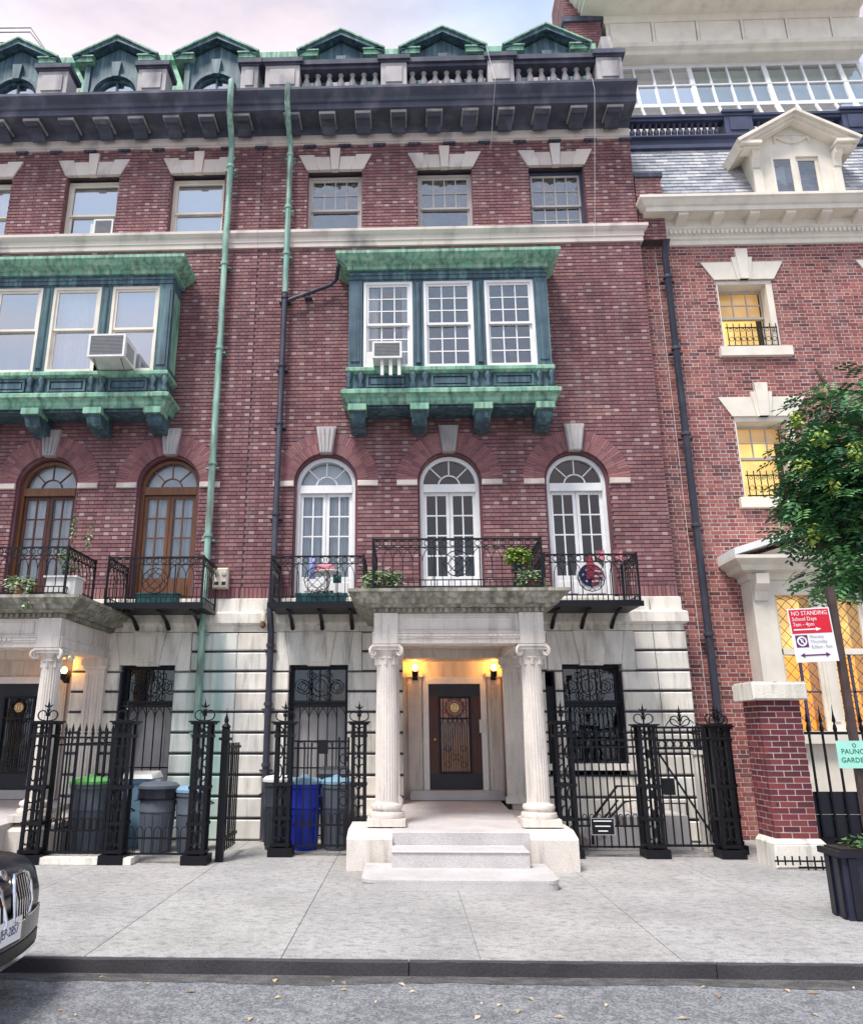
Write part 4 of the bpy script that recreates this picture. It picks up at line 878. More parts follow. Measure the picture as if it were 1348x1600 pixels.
    # pedimented dormer
    c, Yd, z0 = 8.20, .02, 12.28; hw = .86
    d = part('dormer', MB().box(c - hw, c - .50, Yd, Yd + .12, z0, 13.55).box(c + .50, c + hw, Yd, Yd + .12, z0, 13.55).box(c - .50, c + .50, Yd, Yd + .12, 13.34, 13.55).prism([(c - hw, 13.55), (c + hw, 13.55), (c + hw, 13.62), (c, 14.10), (c - hw, 13.62)], Yd, Yd + .12).box(c - hw, c - hw + .05, Yd + .12, 1.3, z0, 13.7).box(c + hw - .05, c + hw, Yd + .12, 1.3, z0, 13.7), 'cream_paint', h)
    for s in (-1, 1):
        e, p = (c + s * 1.27, 13.54), (c, 14.28)
        for (o0, o1, yy) in ((0, .06, -.34), (.06, .12, -.27), (.12, .18, -.20)):
            poly = [(e[0] - s * o0 * .5, e[1] - o0), (p[0], p[1] - o0 * 1.1), (p[0], p[1] - o1 * 1.1), (e[0] - s * o1 * .5, e[1] - o1)]
            if s > 0: poly.reverse()
            part('raking_cornice', MB().prism(poly, Yd + yy, 1.4), 'cream_paint', d)
        part('eave_return', MB().box(*sorted((c + s * .76, c + s * 1.22)), Yd - .30, Yd + .02, 13.45, 13.52).box(*sorted((c + s * .78, c + s * 1.12)), Yd - .22, Yd + .02, 13.38, 13.449), 'cream_paint', d)
        part('console', MB().prismx([(Yd, 13.38), (Yd - .18, 13.38), (Yd - .16, 13.28), (Yd - .08, 13.2), (Yd - .06, 13.05), (Yd, 13.0)], *sorted((c + s * .76, c + s * .92))), 'cream_paint', d)
        part('pilaster', MB().box(*sorted((c + s * .72, c + s * .90)), Yd - .05, Yd - .001, z0, 13.0), 'cream_paint', d)
    part('swag', MB().tube([(c - .34 + .68 * k / 10, Yd - .02, 13.82 - .14 * math.sin(pi * k / 10)) for k in range(11)], [.02 + .02 * math.sin(pi * k / 10) for k in range(11)], 6).tube([(c - .34, Yd - .02, 13.82), (c - .36, Yd - .02, 13.66)], [.03, .012], 6).tube([(c + .34, Yd - .02, 13.82), (c + .36, Yd - .02, 13.66)], [.03, .012], 6).box(c - .40, c + .40, Yd - .012, Yd + .01, 13.86, 13.885), 'cream_paint', d, 50)
    for s in (-1, 1):
        a, b = sorted((c + s * .03, c + s * .50)); f = MB(); lights(d, a, b, z0 + .06, 13.335, Yd + .05 + (.0 if s > 0 else -.06), 1, 1, f, 'glass_bay', .02, .06); part('casement', f, 'cream_paint', d)
    part('mullion', MB().box(c - .03, c + .03, Yd + .0, Yd + .1, z0, 13.34), 'cream_paint', d)
    part('curtain', curtain_mb(c - .48, c + .12, z0, 13.3, Yd + .25, .03, .2), 'curtain', d); part('room', MB().box(c - .7, c + .7, Yd + .9, Yd + .95, z0, 13.7), 'room', d)
    # studio storey with sloped glazing, panelled fascia and deep cornice
    st = part('studio_glazing', MB().box(4.95, X1, 2.16, 2.3, 15.0, 18.2), 'room', h)
    gy0, gz0, gy1, gz1, gy2, gz2 = 1.35, 15.35, 1.75, 16.32, 2.05, 17.80
    def gp(u, v): return (gy0 + (gy1 - gy0) * v, gz0 + (gz1 - gz0) * v) if u == 0 else (gy1 + (gy2 - gy1) * v, gz1 + (gz2 - gz1) * v)
    xs_ = [4.89]
    while xs_[-1] < X1: xs_.append(xs_[-1] + .46)
    lit = 0
    for i in range(len(xs_) - 1):
        a, b = xs_[i], xs_[i + 1]
        for (u, v0, v1) in ((0, 0, 1), (1, 0, .5), (1, .5, 1)):
            (ya, za), (yb2, zb2) = gp(u, v0), gp(u, v1)
            pm = MB().add([(a, ya, za), (b, ya, za), (b, yb2, zb2), (a, yb2, zb2)], [(0, 1, 2, 3)]); part('pane', pm, 'glass_roof' if (u == 0 or i < 5) else 'glass_milky', st)
        wd = .055 if (i % 4) == 1 else .02
        for u in (0, 1):
            (ya, za), (yb2, zb2) = gp(u, 0), gp(u, 1); part('glazing_bar', MB().add([(a - wd, ya - .03, za), (a + wd, ya - .03, za), (a + wd, yb2 - .03, zb2), (a - wd, yb2 - .03, zb2), (a - wd, ya + .03, za), (a + wd, ya + .03, za), (a + wd, yb2 + .03, zb2), (a - wd, yb2 + .03, zb2)], [(0, 1, 2, 3), (0, 3, 7, 4), (1, 5, 6, 2), (4, 7, 6, 5)]), 'white_paint', st)
    for (u, v, w) in ((0, 0, .05), (1, 0, .05), (1, .5, .02), (1, 1, .06)):
        y, z = gp(u, v); part('glazing_rail', MB().box(4.87, X1, y - .04, y + .03, z - w, z + w), 'white_paint', st)
    part('inner_shade', MB().prismx([(1.62, 15.1), (2.0, 16.32), (2.02, 16.32), (1.64, 15.1)], 4.9, X1).prismx([(1.98, 16.36), (2.12, 17.7), (2.14, 17.7), (2.0, 16.36)], 4.9, X1), 'curtain', st)
    part('studio_sill', MB().box(4.9, X1, 1.2, 1.5, 15.0, 15.33), 'cream_paint', st)
    fa = part('fascia', MB().box(5.15, X1, 1.75, 2.6, 17.86, 19.05), 'cream_paint', h)
    part('fascia_lower_moulding', MB().sweep([(0, 17.84), (.06, 17.85), (.10, 17.92), (.20, 17.96), (.24, 18.04), (.08, 18.10), (0, 18.12)], [(5.15, 2.5), (5.15, 1.75), (X1, 1.75)]), 'cream_paint', fa)
    x = 5.25
    while x < X1: part('fascia_panel', MB().box(x, x + 1.0, 1.715, 1.751, 18.14, 18.86).box(x + 1.02, x + 1.08, 1.69, 1.751, 18.12, 18.9), 'cream_paint', fa); x += 1.1
    part('crowning_cornice', MB().sweep([(0, 18.86), (.05, 18.88), (.10, 18.96), (.12, 19.02), (.62, 19.06), (.62, 19.20), (.68, 19.22), (.68, 19.34), (.74, 19.36), (.80, 19.50), (.86, 19.55), (.86, 19.66), (.92, 19.70), (1.0, 19.86), (1.04, 19.92), (1.04, 20.05), (0, 20.1)], [(5.15, 3), (5.15, 1.75), (X1, 1.75)]), 'cream_paint', fa)
    # stone window bay at street level with a low pediment
    bx0, bx1, yb_ = 6.08, 9.3, -.12
    bay = part('stone_bay', MB().box(bx0, bx0 + .38, yb_, Y + .1, 1.75, 4.05).box(bx1 - .38, bx1, yb_, Y + .1, 1.75, 4.05).box(bx0, bx1, yb_ + .001, Y + .1, 4.05, 4.40).box(bx0 - .05, bx1 + .05, yb_ - .12, Y + .1, 1.55, 1.75).box(bx0, bx1, yb_ + .03, Y + .3, 0, 1.55), 'cream_paint', h)
    for x in (7.12, 7.95): part('mullion', MB().box(x, x + .20, yb_ + .02, Y + .1, 1.751, 4.049).box(x + .05, x + .15, yb_ - .0, yb_ + .019, 1.9, 3.95), 'cream_paint', bay)
    for a, b in ((6.46, 7.12), (7.32, 7.95), (8.15, 8.92)):
        part('transom', MB().box(a, b, yb_ + .06, yb_ + .16, 3.02, 3.12).box(a, a + .05, yb_ + .06, yb_ + .16, 1.75, 4.05).box(b - .05, b, yb_ + .06, yb_ + .16, 1.75, 4.05), 'cream_paint', bay)
        for (zz0, zz1) in ((1.75, 3.02), (3.12, 4.05)):
            pane(bay, rect(a + .05, b - .05, zz0, zz1), yb_ + .11, 'glass_lit'); lead = MB(); z = zz0; s_ = .21
            while z < zz1 - .01:
                for i in range(3):
                    xa, xb = a + .05 + (b - a - .1) * i / 3, a + .05 + (b - a - .1) * (i + 1) / 3; zt_ = min(zz1, z + s_)
                    lead.tube([(xa, yb_ + .105, z), (xb, yb_ + .105, zt_)], .006, 3); lead.tube([(xb, yb_ + .105, z), (xa, yb_ + .105, zt_)], .006, 3)
                z += s_
            part('leading', lead, 'dark_trim', bay)
        part('casement', MB().box((a + b) / 2 - .02, (a + b) / 2 + .02, yb_ + .09, yb_ + .13, 1.75, 3.02).box(a + .05, b - .05, yb_ + .09, yb_ + .13, 2.38, 2.41), 'dark_trim', bay)
    part('lit_curtain', curtain_mb(6.3, 9.0, 1.7, 3.05, Y + .3, .03, .3), 'lit_room_amber', bay); part('lit_curtain', curtain_mb(6.3, 9.0, 3.05, 4.1, Y + .3, .03, .3), 'lit_room', bay)
    part('bay_cornice', MB().sweep([(0, 4.30), (.04, 4.32), (.06, 4.42), (.20, 4.46), (.24, 4.54), (.32, 4.60), (.36, 4.64), (.36, 4.70), (0, 4.74)], [(bx0, Y), (bx0, yb_), (bx1, yb_), (bx1, Y)]), 'cream_paint', bay)
    cxm = (bx0 + bx1) / 2
    part('pediment', MB().prism([(bx0 - .05, 4.70), (bx1 + .05, 4.70), (cxm, 5.22)], yb_ - .02, Y - .002), 'cream_paint', bay)
    for s in (-1, 1):
        e = (cxm + s * (cxm - bx0 + .36), 4.70); poly = [e, (cxm, 5.30), (cxm, 5.42), (e[0], 4.82)]
        if s < 0: poly = [e, (cxm, 5.30), (cxm, 5.42), (e[0], 4.82)]
        else: poly.reverse()
        part('raking_cornice', MB().prism(poly, yb_ - .36, Y - .003), 'white_paint', bay)
    for x in (bx0 + .02, bx1 - .24): part('console', MB().prismx([(yb_ - .01, 4.40), (yb_ - .22, 4.40), (yb_ - .2, 4.22), (yb_ - .08, 4.1), (yb_ - .04, 3.95), (yb_ - .01, 3.93)], x, x + .22), 'cream_paint', bay)
    part('rooms', MB().box(5.0, X1, 1.6, 1.65, 0, 11.3), 'room', h)
    return h
right_building()

# ------------------------------------------------------------------ iron fences and gates
FY = -1.60
def finial_mesh():
    m = MB()
    for s in (-1, 1):
        pts = [(s * .015, 0, 0)]
        for k in range(15):
            a = -pi / 2 + k * .36; q = .075 * (1 - k * .022); pts.append((s * (.075 + q * math.cos(a)), 0, .085 + q * math.sin(a)))
        m.tube(pts, .011, 4)
    m.lathe([(.012, 0), (.016, .12), (.03, .16), (.016, .18), (.022, .21), (.006, .27), (.001, .31)], (0, 0, 0), 6)
    m.tube([(-.06, 0, .225), (-.03, 0, .20), (0, 0, .19), (.03, 0, .20), (.06, 0, .225)], [.008, .014, .01, .014, .008], 4)
    return m.mesh('finial', 'iron', 40)
FIN = finial_mesh()
def fence_post(par, x, y, w=.25, z1=1.84, z0=.10, fin=True):
    hw = w / 2; m = MB()
    for sx in (-1, 1):
        for sy in (-1, 1): m.box(*sorted((x + sx * hw, x + sx * (hw - .045))), *sorted((y + sy * hw, y + sy * (hw - .045))), z0, z1)
    p = part('post', m, 'iron', par)
    for z in (z0 + .06, z0 + .42, (z0 + z1) / 2 + .02, z1 - .16): part('collar', MB().box(x - hw - .012, x + hw + .012, y - hw - .012, y + hw + .012, z - .022, z + .022), 'iron', p)
    part('post_base', MB().box(x - hw - .05, x + hw + .05, y - hw - .05, y + hw + .05, 0.004, z0 + .02), 'iron', p)
    part('post_cap', MB().box(x - hw - .03, x + hw + .03, y - hw - .03, y + hw + .03, z1, z1 + .025).box(x - hw - .055, x + hw + .055, y - hw - .055, y + hw + .055, z1 + .026, z1 + .05), 'iron', p)
    part('post_core', MB().tube([(x, y, z0), (x, y, z1)], .02, 6), 'iron', p)
    yy = y - hw + .012
    for (zc, r_, sq) in ((z0 + .24, .05, 1.9), ((z0 + .42 + (z0 + z1) / 2) / 2 - .14, .045, 2.2), ((z0 + .42 + (z0 + z1) / 2) / 2 + .13, .045, 2.0), ((z1 - .16 + (z0 + z1) / 2) / 2 - .15, .045, 2.2), ((z1 - .16 + (z0 + z1) / 2) / 2 + .13, .045, 2.2), (z1 - .08, .042, 1.1)):
        for s in (-1, 1): ring(p, x + s * .052, yy, zc, r_, .014, sq)
    if fin: inst('finial', FIN, p, (x, y, z1 + .05))
    return p
def fence_panel(par, x0, x1, y, z0=.12, z1=1.66, n=8, tips=True, dog=True, sp_h=.10, top2=True):
    for z in ((z1 - .10, z1) if top2 else (z1,)) + (z0 + .30, z0 + .02): part('rail', MB().box(x0, x1, y - .016, y + .016, z - .013, z + .013), 'iron', par)
    for i in range(n): sbar(par, x0 + (x1 - x0) * (i + .5) / n, y, z0, z1 + (sp_h if tips else 0), .02, 'bar', tips)
    if top2:
        for i in range(n - 1):
            if i % 2 == 0: inst('crest', lancet_mesh((x1 - x0) / n * .8, .085), par, (x0 + (x1 - x0) * (i + 1) / n, y, z1 - .095))
    if dog:
        for i in range(2 * n - 1):
            if i % 2 == 0: sbar(par, x0 + (x1 - x0) * (i + 1) / (2 * n) + (x1 - x0) / (4 * n) * 0, y, z0, z0 + .40, .018, 'dog_bar')
        for i in range(n - 1): inst('dog_loop', lancet_mesh((x1 - x0) / n * .6, .16), par, (x0 + (x1 - x0) * (i + 1) / n, y, z0 + .30))
FM = FY; FY = -2.35
fA = root('iron_fence', 'black iron railing with spearheads beside the left portico column', 'fence', (-4.6, FY, 0), 'iron fences along the sidewalk')
part('kerb_plinth', MB().box(-5.45, -3.75, FY - .17, FY + .17, .003, .09), 'limestone', fA)
fence_post(fA, -5.19, FY, .27); fence_post(fA, -4.03, FY, .25); fence_panel(fA, -5.04, -4.17, FY, n=9)
for i in range(7): sbar(fA, -4.93, FY + .2 + i * .30, .1, 1.70, .02, 'bar', True)
part('rail', MB().box(-4.945, -4.915, FY + .1, -.1, 1.55, 1.58), 'iron', fA); part('rail', MB().box(-4.945, -4.915, FY + .1, -.1, .4, .43), 'iron', fA)
fB = root('iron_fence', 'low black hoop railing in front of the grey bins, with ornate post at its right', 'fence', (-3.4, FY, 0), 'iron fences along the sidewalk')
fence_post(fB, -2.90, FY, .25)
for z in (.11, .31): part('rail', MB().box(-3.90, -3.04, FY - .014, FY + .014, z, z + .025), 'iron', fB)
for i in range(7): inst('hoop', lancet_mesh(.10, .36), fB, (-3.84 + i * .125, FY, .11))
gB = root('iron_gate', 'black iron gate leaf folded open edge-on behind the fence post', 'gate', (-2.62, FY + .3, 0))
part('stile', MB().box(-2.67, -2.57, FY + .12, FY + .22, .004, 1.78).box(-2.70, -2.54, FY + .09, FY + .25, 1.62, 1.66), 'iron', gB)
part('finial', MB().lathe([(.05, 0), (.07, .03), (.025, .08), (.035, .12), (.01, .2), (.002, .30)], (-2.62, FY + .17, 1.78), 8), 'iron', gB, 40)
for i in range(7): sbar(gB, -2.62, FY + .34 + i * .13, .1, 1.58, .02)
for z in (1.5, .25): part('rail', MB().box(-2.64, -2.60, FY + .22, FY + 1.2, z, z + .04), 'iron', gB)
FY = FM
gC = root('iron_gate', 'black iron gate between ornate posts in front of the blue bin', 'gate', (-1.3, FY, 0))
fence_post(gC, -1.85, FY, .25); fence_post(gC, -.72, FY, .22); fence_panel(gC, -1.70, -.86, FY, n=8, tips=False, z1=1.60)
part('lock_box', MB().box(-1.33, -1.19, FY - .04, FY + .03, 1.42, 1.62), 'iron', gC)
for dz in (.35, .55, .75, .95, 1.15, 1.35): ring(gC, -.95, FY - .01, dz, .055, .011, 1.2)
sbar(gC, -1.02, FY, .1, 1.66, .03); sbar(gC, -.88, FY, .1, 1.66, .03)
fD = root('iron_fence', 'black iron railing with a small plaque right of the portico', 'fence', (2.9, FY, 0), 'iron fences along the sidewalk')
fence_post(fD, 2.33, FY, .27); fence_post(fD, 3.56, FY, .25, 1.80); fence_panel(fD, 2.48, 3.42, FY, n=9, z1=1.62)
for i in range(3): sbar(fD, 1.98 + i * .1, FY + .05, .1, 1.62, .02)
part('rail', MB().box(1.93, 2.20, FY + .04, FY + .06, 1.58, 1.61), 'iron', fD)
gE = root('iron_gate', 'black iron gate with diagonal brace next to the brick pier', 'gate', (4.2, FY, 0))
fence_post(gE, 4.62, FY, .25, 1.80)
for z in (1.80, 1.62, 1.50, .16): part('rail', MB().box(3.70, 4.48, FY - .018, FY + .018, z - .016, z + .016), 'iron', gE)
for i in range(7): sbar(gE, 3.74 + i * .115, FY, .14, 1.80, .02); 
for i in range(6): ring(gE, 3.80 + i * .115, FY, 1.56, .045, .009, 1.1)
part('brace', MB().tube([(3.72, FY - .02, 1.46), (4.46, FY - .02, .20)], .016, 5), 'iron', gE); part('brace', MB().tube([(4.46, FY - .02, .66), (4.34, FY - .02, .40)], .012, 5), 'iron', gE)
part('lock_box', MB().box(3.76, 3.92, FY - .045, FY + .03, .85, 1.08), 'iron', gE)
for x in (4.1,):
    part('scroll', MB().tube([(x - .22 + .03 * k, FY, 1.82 + .10 * abs(math.sin(k * .42))) for k in range(15)], .009, 4), 'iron', gE)
inst('finial', FIN, gE, (4.10, FY, 1.82))
fF = root('iron_fence', 'dense black iron side railing running back from the gate to the wall', 'fence', (4.75, -1, 0), 'iron fences along the sidewalk')
fence_post(fF, 4.84, FY + .45, .24, 1.78)
for i in range(9): sbar(fF, 4.80, FY + .7 + i * .13, .05, 1.74, .024, 'bar', True)
for i in range(4): sbar(fF, 4.78 + .0 * i, FY + .02 + i * .09, .05, 1.72, .026)
for z in (1.6, .2): part('rail', MB().box(4.785, 4.815, FY, -.1 + .35, z - .015, z + .015), 'iron', fF)
# plaque on the railing
pq = root('plaque', 'small black plaque with white lines hung low on the railing', 'sign', (2.83, FY - .03, .3))
part('plate', MB().box(2.66, 3.00, FY - .035, FY - .02, .30, .53), 'iron', pq); part('border', MB().box(2.66, 3.00, FY - .038, FY - .0351, .30, .308).box(2.66, 3.00, FY - .038, FY - .0351, .522, .53).box(2.66, 2.668, FY - .038, FY - .0351, .308, .522).box(2.992, 3.0, FY - .038, FY - .0351, .308, .522), 'ink_grey', pq)
for z, a, b in ((.49, 2.70, 2.96), (.42, 2.72, 2.94), (.355, 2.76, 2.90)): part('print_line', MB().box(a, b, FY - .038, FY - .0351, z - .008, z + .008), 'sign_white', pq)

# brick pier with stone cap and base
py0, py1, px0, px1 = -2.45, -1.93, 4.93, 5.50
pr_ = root('brick_pier', 'dark red brick gate pier with pale stone cap and base', 'pier', (5.27, -2.1, 0))
part('pier_core', MB().box(px0 + .004, px1 - .004, py0 + .004, py1, .34, 2.17), 'mortar_light', pr_)
part('pier_base', MB().block(px0 - .06, px1 + .06, .0, .30, py1, py0 - .06, .02).add([(px0 - .06, py0 - .05, .30), (px1 + .06, py0 - .05, .30), (px1 + .06, py1, .30), (px0 - .06, py1, .30), (px0 - .01, py0 - .008, .36), (px1 + .01, py0 - .008, .36), (px1 + .01, py1, .36), (px0 - .01, py1, .36)], [(0, 1, 5, 4), (1, 2, 6, 5), (3, 0, 4, 7), (4, 5, 6, 7)]), 'limestone', pr_)
part('pier_cap', MB().block(px0 - .10, px1 + .08, 2.17, 2.40, py1 + .06, py0 - .10, .02).box(px0 - .08, px1 + .06, py0 - .08, py1 + .05, 2.399, 2.42), 'limestone', pr_)
z = .365; i = 0
while z < 2.13:
    h_ = .0665
    def row(a, b, off):
        o = []; x = a - off
        while x < b:
            p, q = max(a, x), min(b, x + .215)
            if q - p > .02: o.append((p, q))
            x += .2275
        return o
    for p, q in row(px0, px1, .11 if i % 2 else 0):
        t = random.choice(PAL['pier']); inst('brick', brick_mesh(q - p, h_, .06, t), pr_, ((p + q) / 2, py0 + U(-.002, .001), z + h_ / 2))
    for p, q in row(py0, py1, 0 if i % 2 else .11):
        t = random.choice(PAL['pier']); inst('brick', brick_mesh(q - p, h_, .06, t), pr_, (px0 + U(-.002, .001), (p + q) / 2, z + h_ / 2), -pi / 2)
    z += .0785; i += 1
lo = root('low_rail', 'low spiked black iron rail at the foot of the brick pier', 'rail', (5.1, -2.62, 0))
part('rail', MB().box(4.80, 5.52, -2.63, -2.61, .10, .12).box(5.1, 5.52, -2.63, -2.61, .02, .045), 'iron', lo)
for i in range(8): sbar(lo, 4.84 + i * .095, -2.62, .004 if i > 3 else .06, .17, .016, 'bar', False)
fG = root('iron_fence', 'black spear-topped iron fence with riveted sheet panel right of the brick pier', 'fence', (6.6, -1.95, 0), 'iron fences along the sidewalk')
for z in (1.72, .30): part('rail', MB().box(5.50, 8.6, -1.97, -1.93, z - .02, z + .02), 'iron', fG)
sp = MB().box(-.013, .013, -.013, .013, 0, 1.80).lathe([(.012, 1.66), (.034, 1.76), (.026, 1.80), (.012, 1.84), (.03, 1.87), (.012, 1.97), (.002, 2.10)], (0, 0, 0), 6).mesh('spear_bar', 'iron', 50)
for i in range(16): inst('spear_bar', sp, fG, (5.62 + i * .19, -1.95, .02))
for a, b in ((5.56, 6.55), (6.56, 7.5), (7.51, 8.5)):
    for (za, zb) in ((.62, .92), (.06, .615)):
        q = part('sheet_panel', MB().box(a, b, -1.925, -1.90, za, zb), 'black_paint', fG)
        for x in range(5):
            for zz in (za + .06, zb - .06): part('rivet', MB().box(a + .06 + x * .19 - .012, a + .06 + x * .19 + .012, -1.934, -1.9251, zz - .012, zz + .012), 'steel_grey', q)

# ------------------------------------------------------------------ pipes and cables on the walls
def pipe(name, pts, r, m, label, joints=(), cat='downspout'):
    o = root(name, label, cat, (pts[-1][0], pts[-1][1], max(0, pts[-1][2])), 'downspouts')
    part('pipe', MB().tube(pts, r, 10), m, o, 50)
    for z in joints:
        for p, q in zip(pts, pts[1:]):
            if min(p[2], q[2]) <= z <= max(p[2], q[2]) and p[2] != q[2]:
                t = (z - p[2]) / (q[2] - p[2]); x, y = p[0] + (q[0] - p[0]) * t, p[1] + (q[1] - p[1]) * t
                part('collar', MB().lathe([(r * 1.3, 0), (r * 1.35, .03), (r * 1.3, .06)], (x, y, z - .03), 10), m, o, 50); part('strap', MB().box(x - r * 1.9, x + r * 1.9, y, 0 if y < 0 else y + .1, z - .1, z - .075), m, o); break
    return o
pipe('downspout', [(-3.52, -.90, 14.75), (-3.52, -.90, 14.35), (-3.56, -.70, 14.10), (-3.60, -.24, 13.75), (-3.62, -.14, 11.9), (-3.62, -.20, 11.6), (-3.62, -.14, 11.1), (-3.60, -.14, 4.2), (-3.60, -.22, 3.9), (-3.60, -.12, 3.4), (-3.60, -.12, .02)], .062, 'copper_pipe', 'green copper downspout on the left house above the verdigris stain', (13.2, 10.9, 9.0, 6.6, 5.2, 3.5, 1.8))
pipe('downspout', [(-2.34, -.90, 14.62), (-2.34, -.90, 14.25), (-2.36, -.55, 14.0), (-2.36, -.16, 13.7), (-2.36, -.16, 10.2)], .058, 'copper_pipe', 'upper green copper downspout between the two townhouses', (13.5, 12.2, 11.1))
pipe('downspout', [(-2.36, -.15, 10.2), (-2.38, -.14, 4.3), (-2.40, -.22, 3.8), (-2.38, -.12, 3.4), (-2.38, -.12, .02)], .058, 'pipe_dark', 'lower dark iron downspout beside the blue bin area', (10.1, 8.6, 7.4, 5.6, 3.2, 2.2, 1.2))
pipe('downspout', [(-1.26, -.60, 10.52), (-1.32, -.22, 10.45), (-1.45, -.12, 10.38), (-2.34, -.14, 10.02)], .04, 'pipe_dark', 'dark branch pipe slanting from the copper bay to the downspout', (10.2,))
pipe('downspout', [(5.36, -.02, 11.38), (5.36, .16, 11.15), (5.36, .18, .02)], .07, 'pipe_dark', 'tall dark downspout on the red brick building', (10.6, 9.0, 7.2, 5.4, 3.4, 1.8))
for nm, pts, lb in (('cable', [(3.9, -.88, 14.6), (3.93, -.88, 14.3), (3.90, -.2, 11.75), (3.86, -.16, 11.3)], 'thin pale cable hanging over the cornice at the right'), ('cable', [(1.80, -.7, 15.7), (1.93, -.88, 14.6), (1.86, -.2, 13.5)], 'thin pale cable hanging over the cornice near the middle'), ('cable', [(5.20, .27, 11.3), (5.22, .27, 7), (5.24, .27, .1)], 'pale cable running down the red brick wall beside the dark pipe'), ('cable', [(4.30, -.06, 4.0), (4.33, -.08, 2.2), (4.30, -.07, .2)], 'thin dark cable on the pale stone at the right corner')):
    thing(nm, MB().tube(pts, .0045, 4), 'pipe_dark' if 'dark cable' in lb else 'plastic_white', lb, 'cable', 'wall cables', loc=pts[-1])
ld = root('roof_rails', 'thin metal rails standing on the roof at far left', 'railing', (-8.6, .9, 17.3))
for d_, z in ((0, 18.35), (.0, 18.22), (.25, 17.9)):
    part('rail', MB().tube([(-9.9, .9, z), (-9.05 + d_ * .2, .9, z - .02), (-8.35 - d_ * .2, .9, 17.25)], .014, 4), 'pole_brown', ld)
mb_ = root('meter_box', 'beige utility box with two round dials on the brick beside the green pipe', 'meter box', (-3.33, -.1, 4.2))
part('case', MB().block(-3.47, -3.20, 4.22, 4.60, 0, -.14, .03), 'plastic_beige', mb_)
for x in (-3.40, -3.27):
    q = part('dial', MB().lathe([(.04, 0), (.04, .012), (.03, .02)], (0, 0, 0), 14), 'pedestal_stone', mb_); q.data.transform(Matrix.Translation(ORG[mb_])); q.location = Vector((x, -.141, 4.48)) - ORG[mb_]; q.rotation_euler = (R(90), 0, 0)
    part('vent', MB().box(x - .035, x + .035, -.148, -.139, 4.28, 4.34), 'black_paint', mb_)
sc = root('security_light', 'small beige security light beside the dark downspout', 'lamp', (-2.5, -.1, 3.6))
part('arm', MB().tube([(-2.50, -.08, 3.84), (-2.50, -.25, 3.80), (-2.50, -.28, 3.72)], .02, 6), 'plastic_beige', sc); part('housing', MB().lathe([(.03, .14), (.05, .1), (.055, 0), (.03, -.02)], (-2.50, -.28, 3.60), 10), 'plastic_beige', sc, 40); part('lens', MB().lathe([(.045, 0), (.05, -.06), (.02, -.1)], (-2.50, -.28, 3.58), 10), 'wood_brown', sc, 40)
def wall_lamp(x, y, z, label, pw=7):
    o = root('wall_lamp', label, 'lamp', (x, y, z), 'porch lamps'); yl = y - .16
    part('backplate', MB().box(x - .05, x + .05, y - .02, y, z - .16, z + .06), 'iron', o); part('arm', MB().tube([(x, y - .02, z - .1), (x, yl, z - .14), (x, yl, z - .09)], .012, 6), 'iron', o)
    part('holder', MB().lathe([(.03, -.1), (.055, -.06), (.06, 0), (.05, .015)], (x, yl, z - .02), 12), 'iron', o, 40)
    part('bulb', MB().lathe([(.03, 0), (.05, .035), (.052, .07), (.035, .10), (.01, .115)], (x, yl, z), 12), 'bulb', o, 60)
    l_ = bpy.data.lights.new('lamp_light', 'POINT'); l_.energy = pw; l_.color = (1, .40, .06); l_.shadow_soft_size = .05
    q = bpy.data.objects.new('lamp_light', l_); COL.objects.link(q); q.parent = o; q.location = Vector((x, yl, z + .17)) - ORG[o]
wall_lamp(.16, .64, 2.80, 'lit porch lamp left of the number 313 door'); wall_lamp(1.58, .64, 2.80, 'lit porch lamp right of the number 313 door')
wall_lamp(-5.98, -.02, 2.72, 'lit porch lamp behind the column of the left house', 3)
mbx = thing('mailbox', MB().box(1.30, 1.38, .60, .66, 1.72, 1.95), 'plastic_white', 'small white box on the right of the front door frame', 'box', loc=(1.34, .63, 1.72))

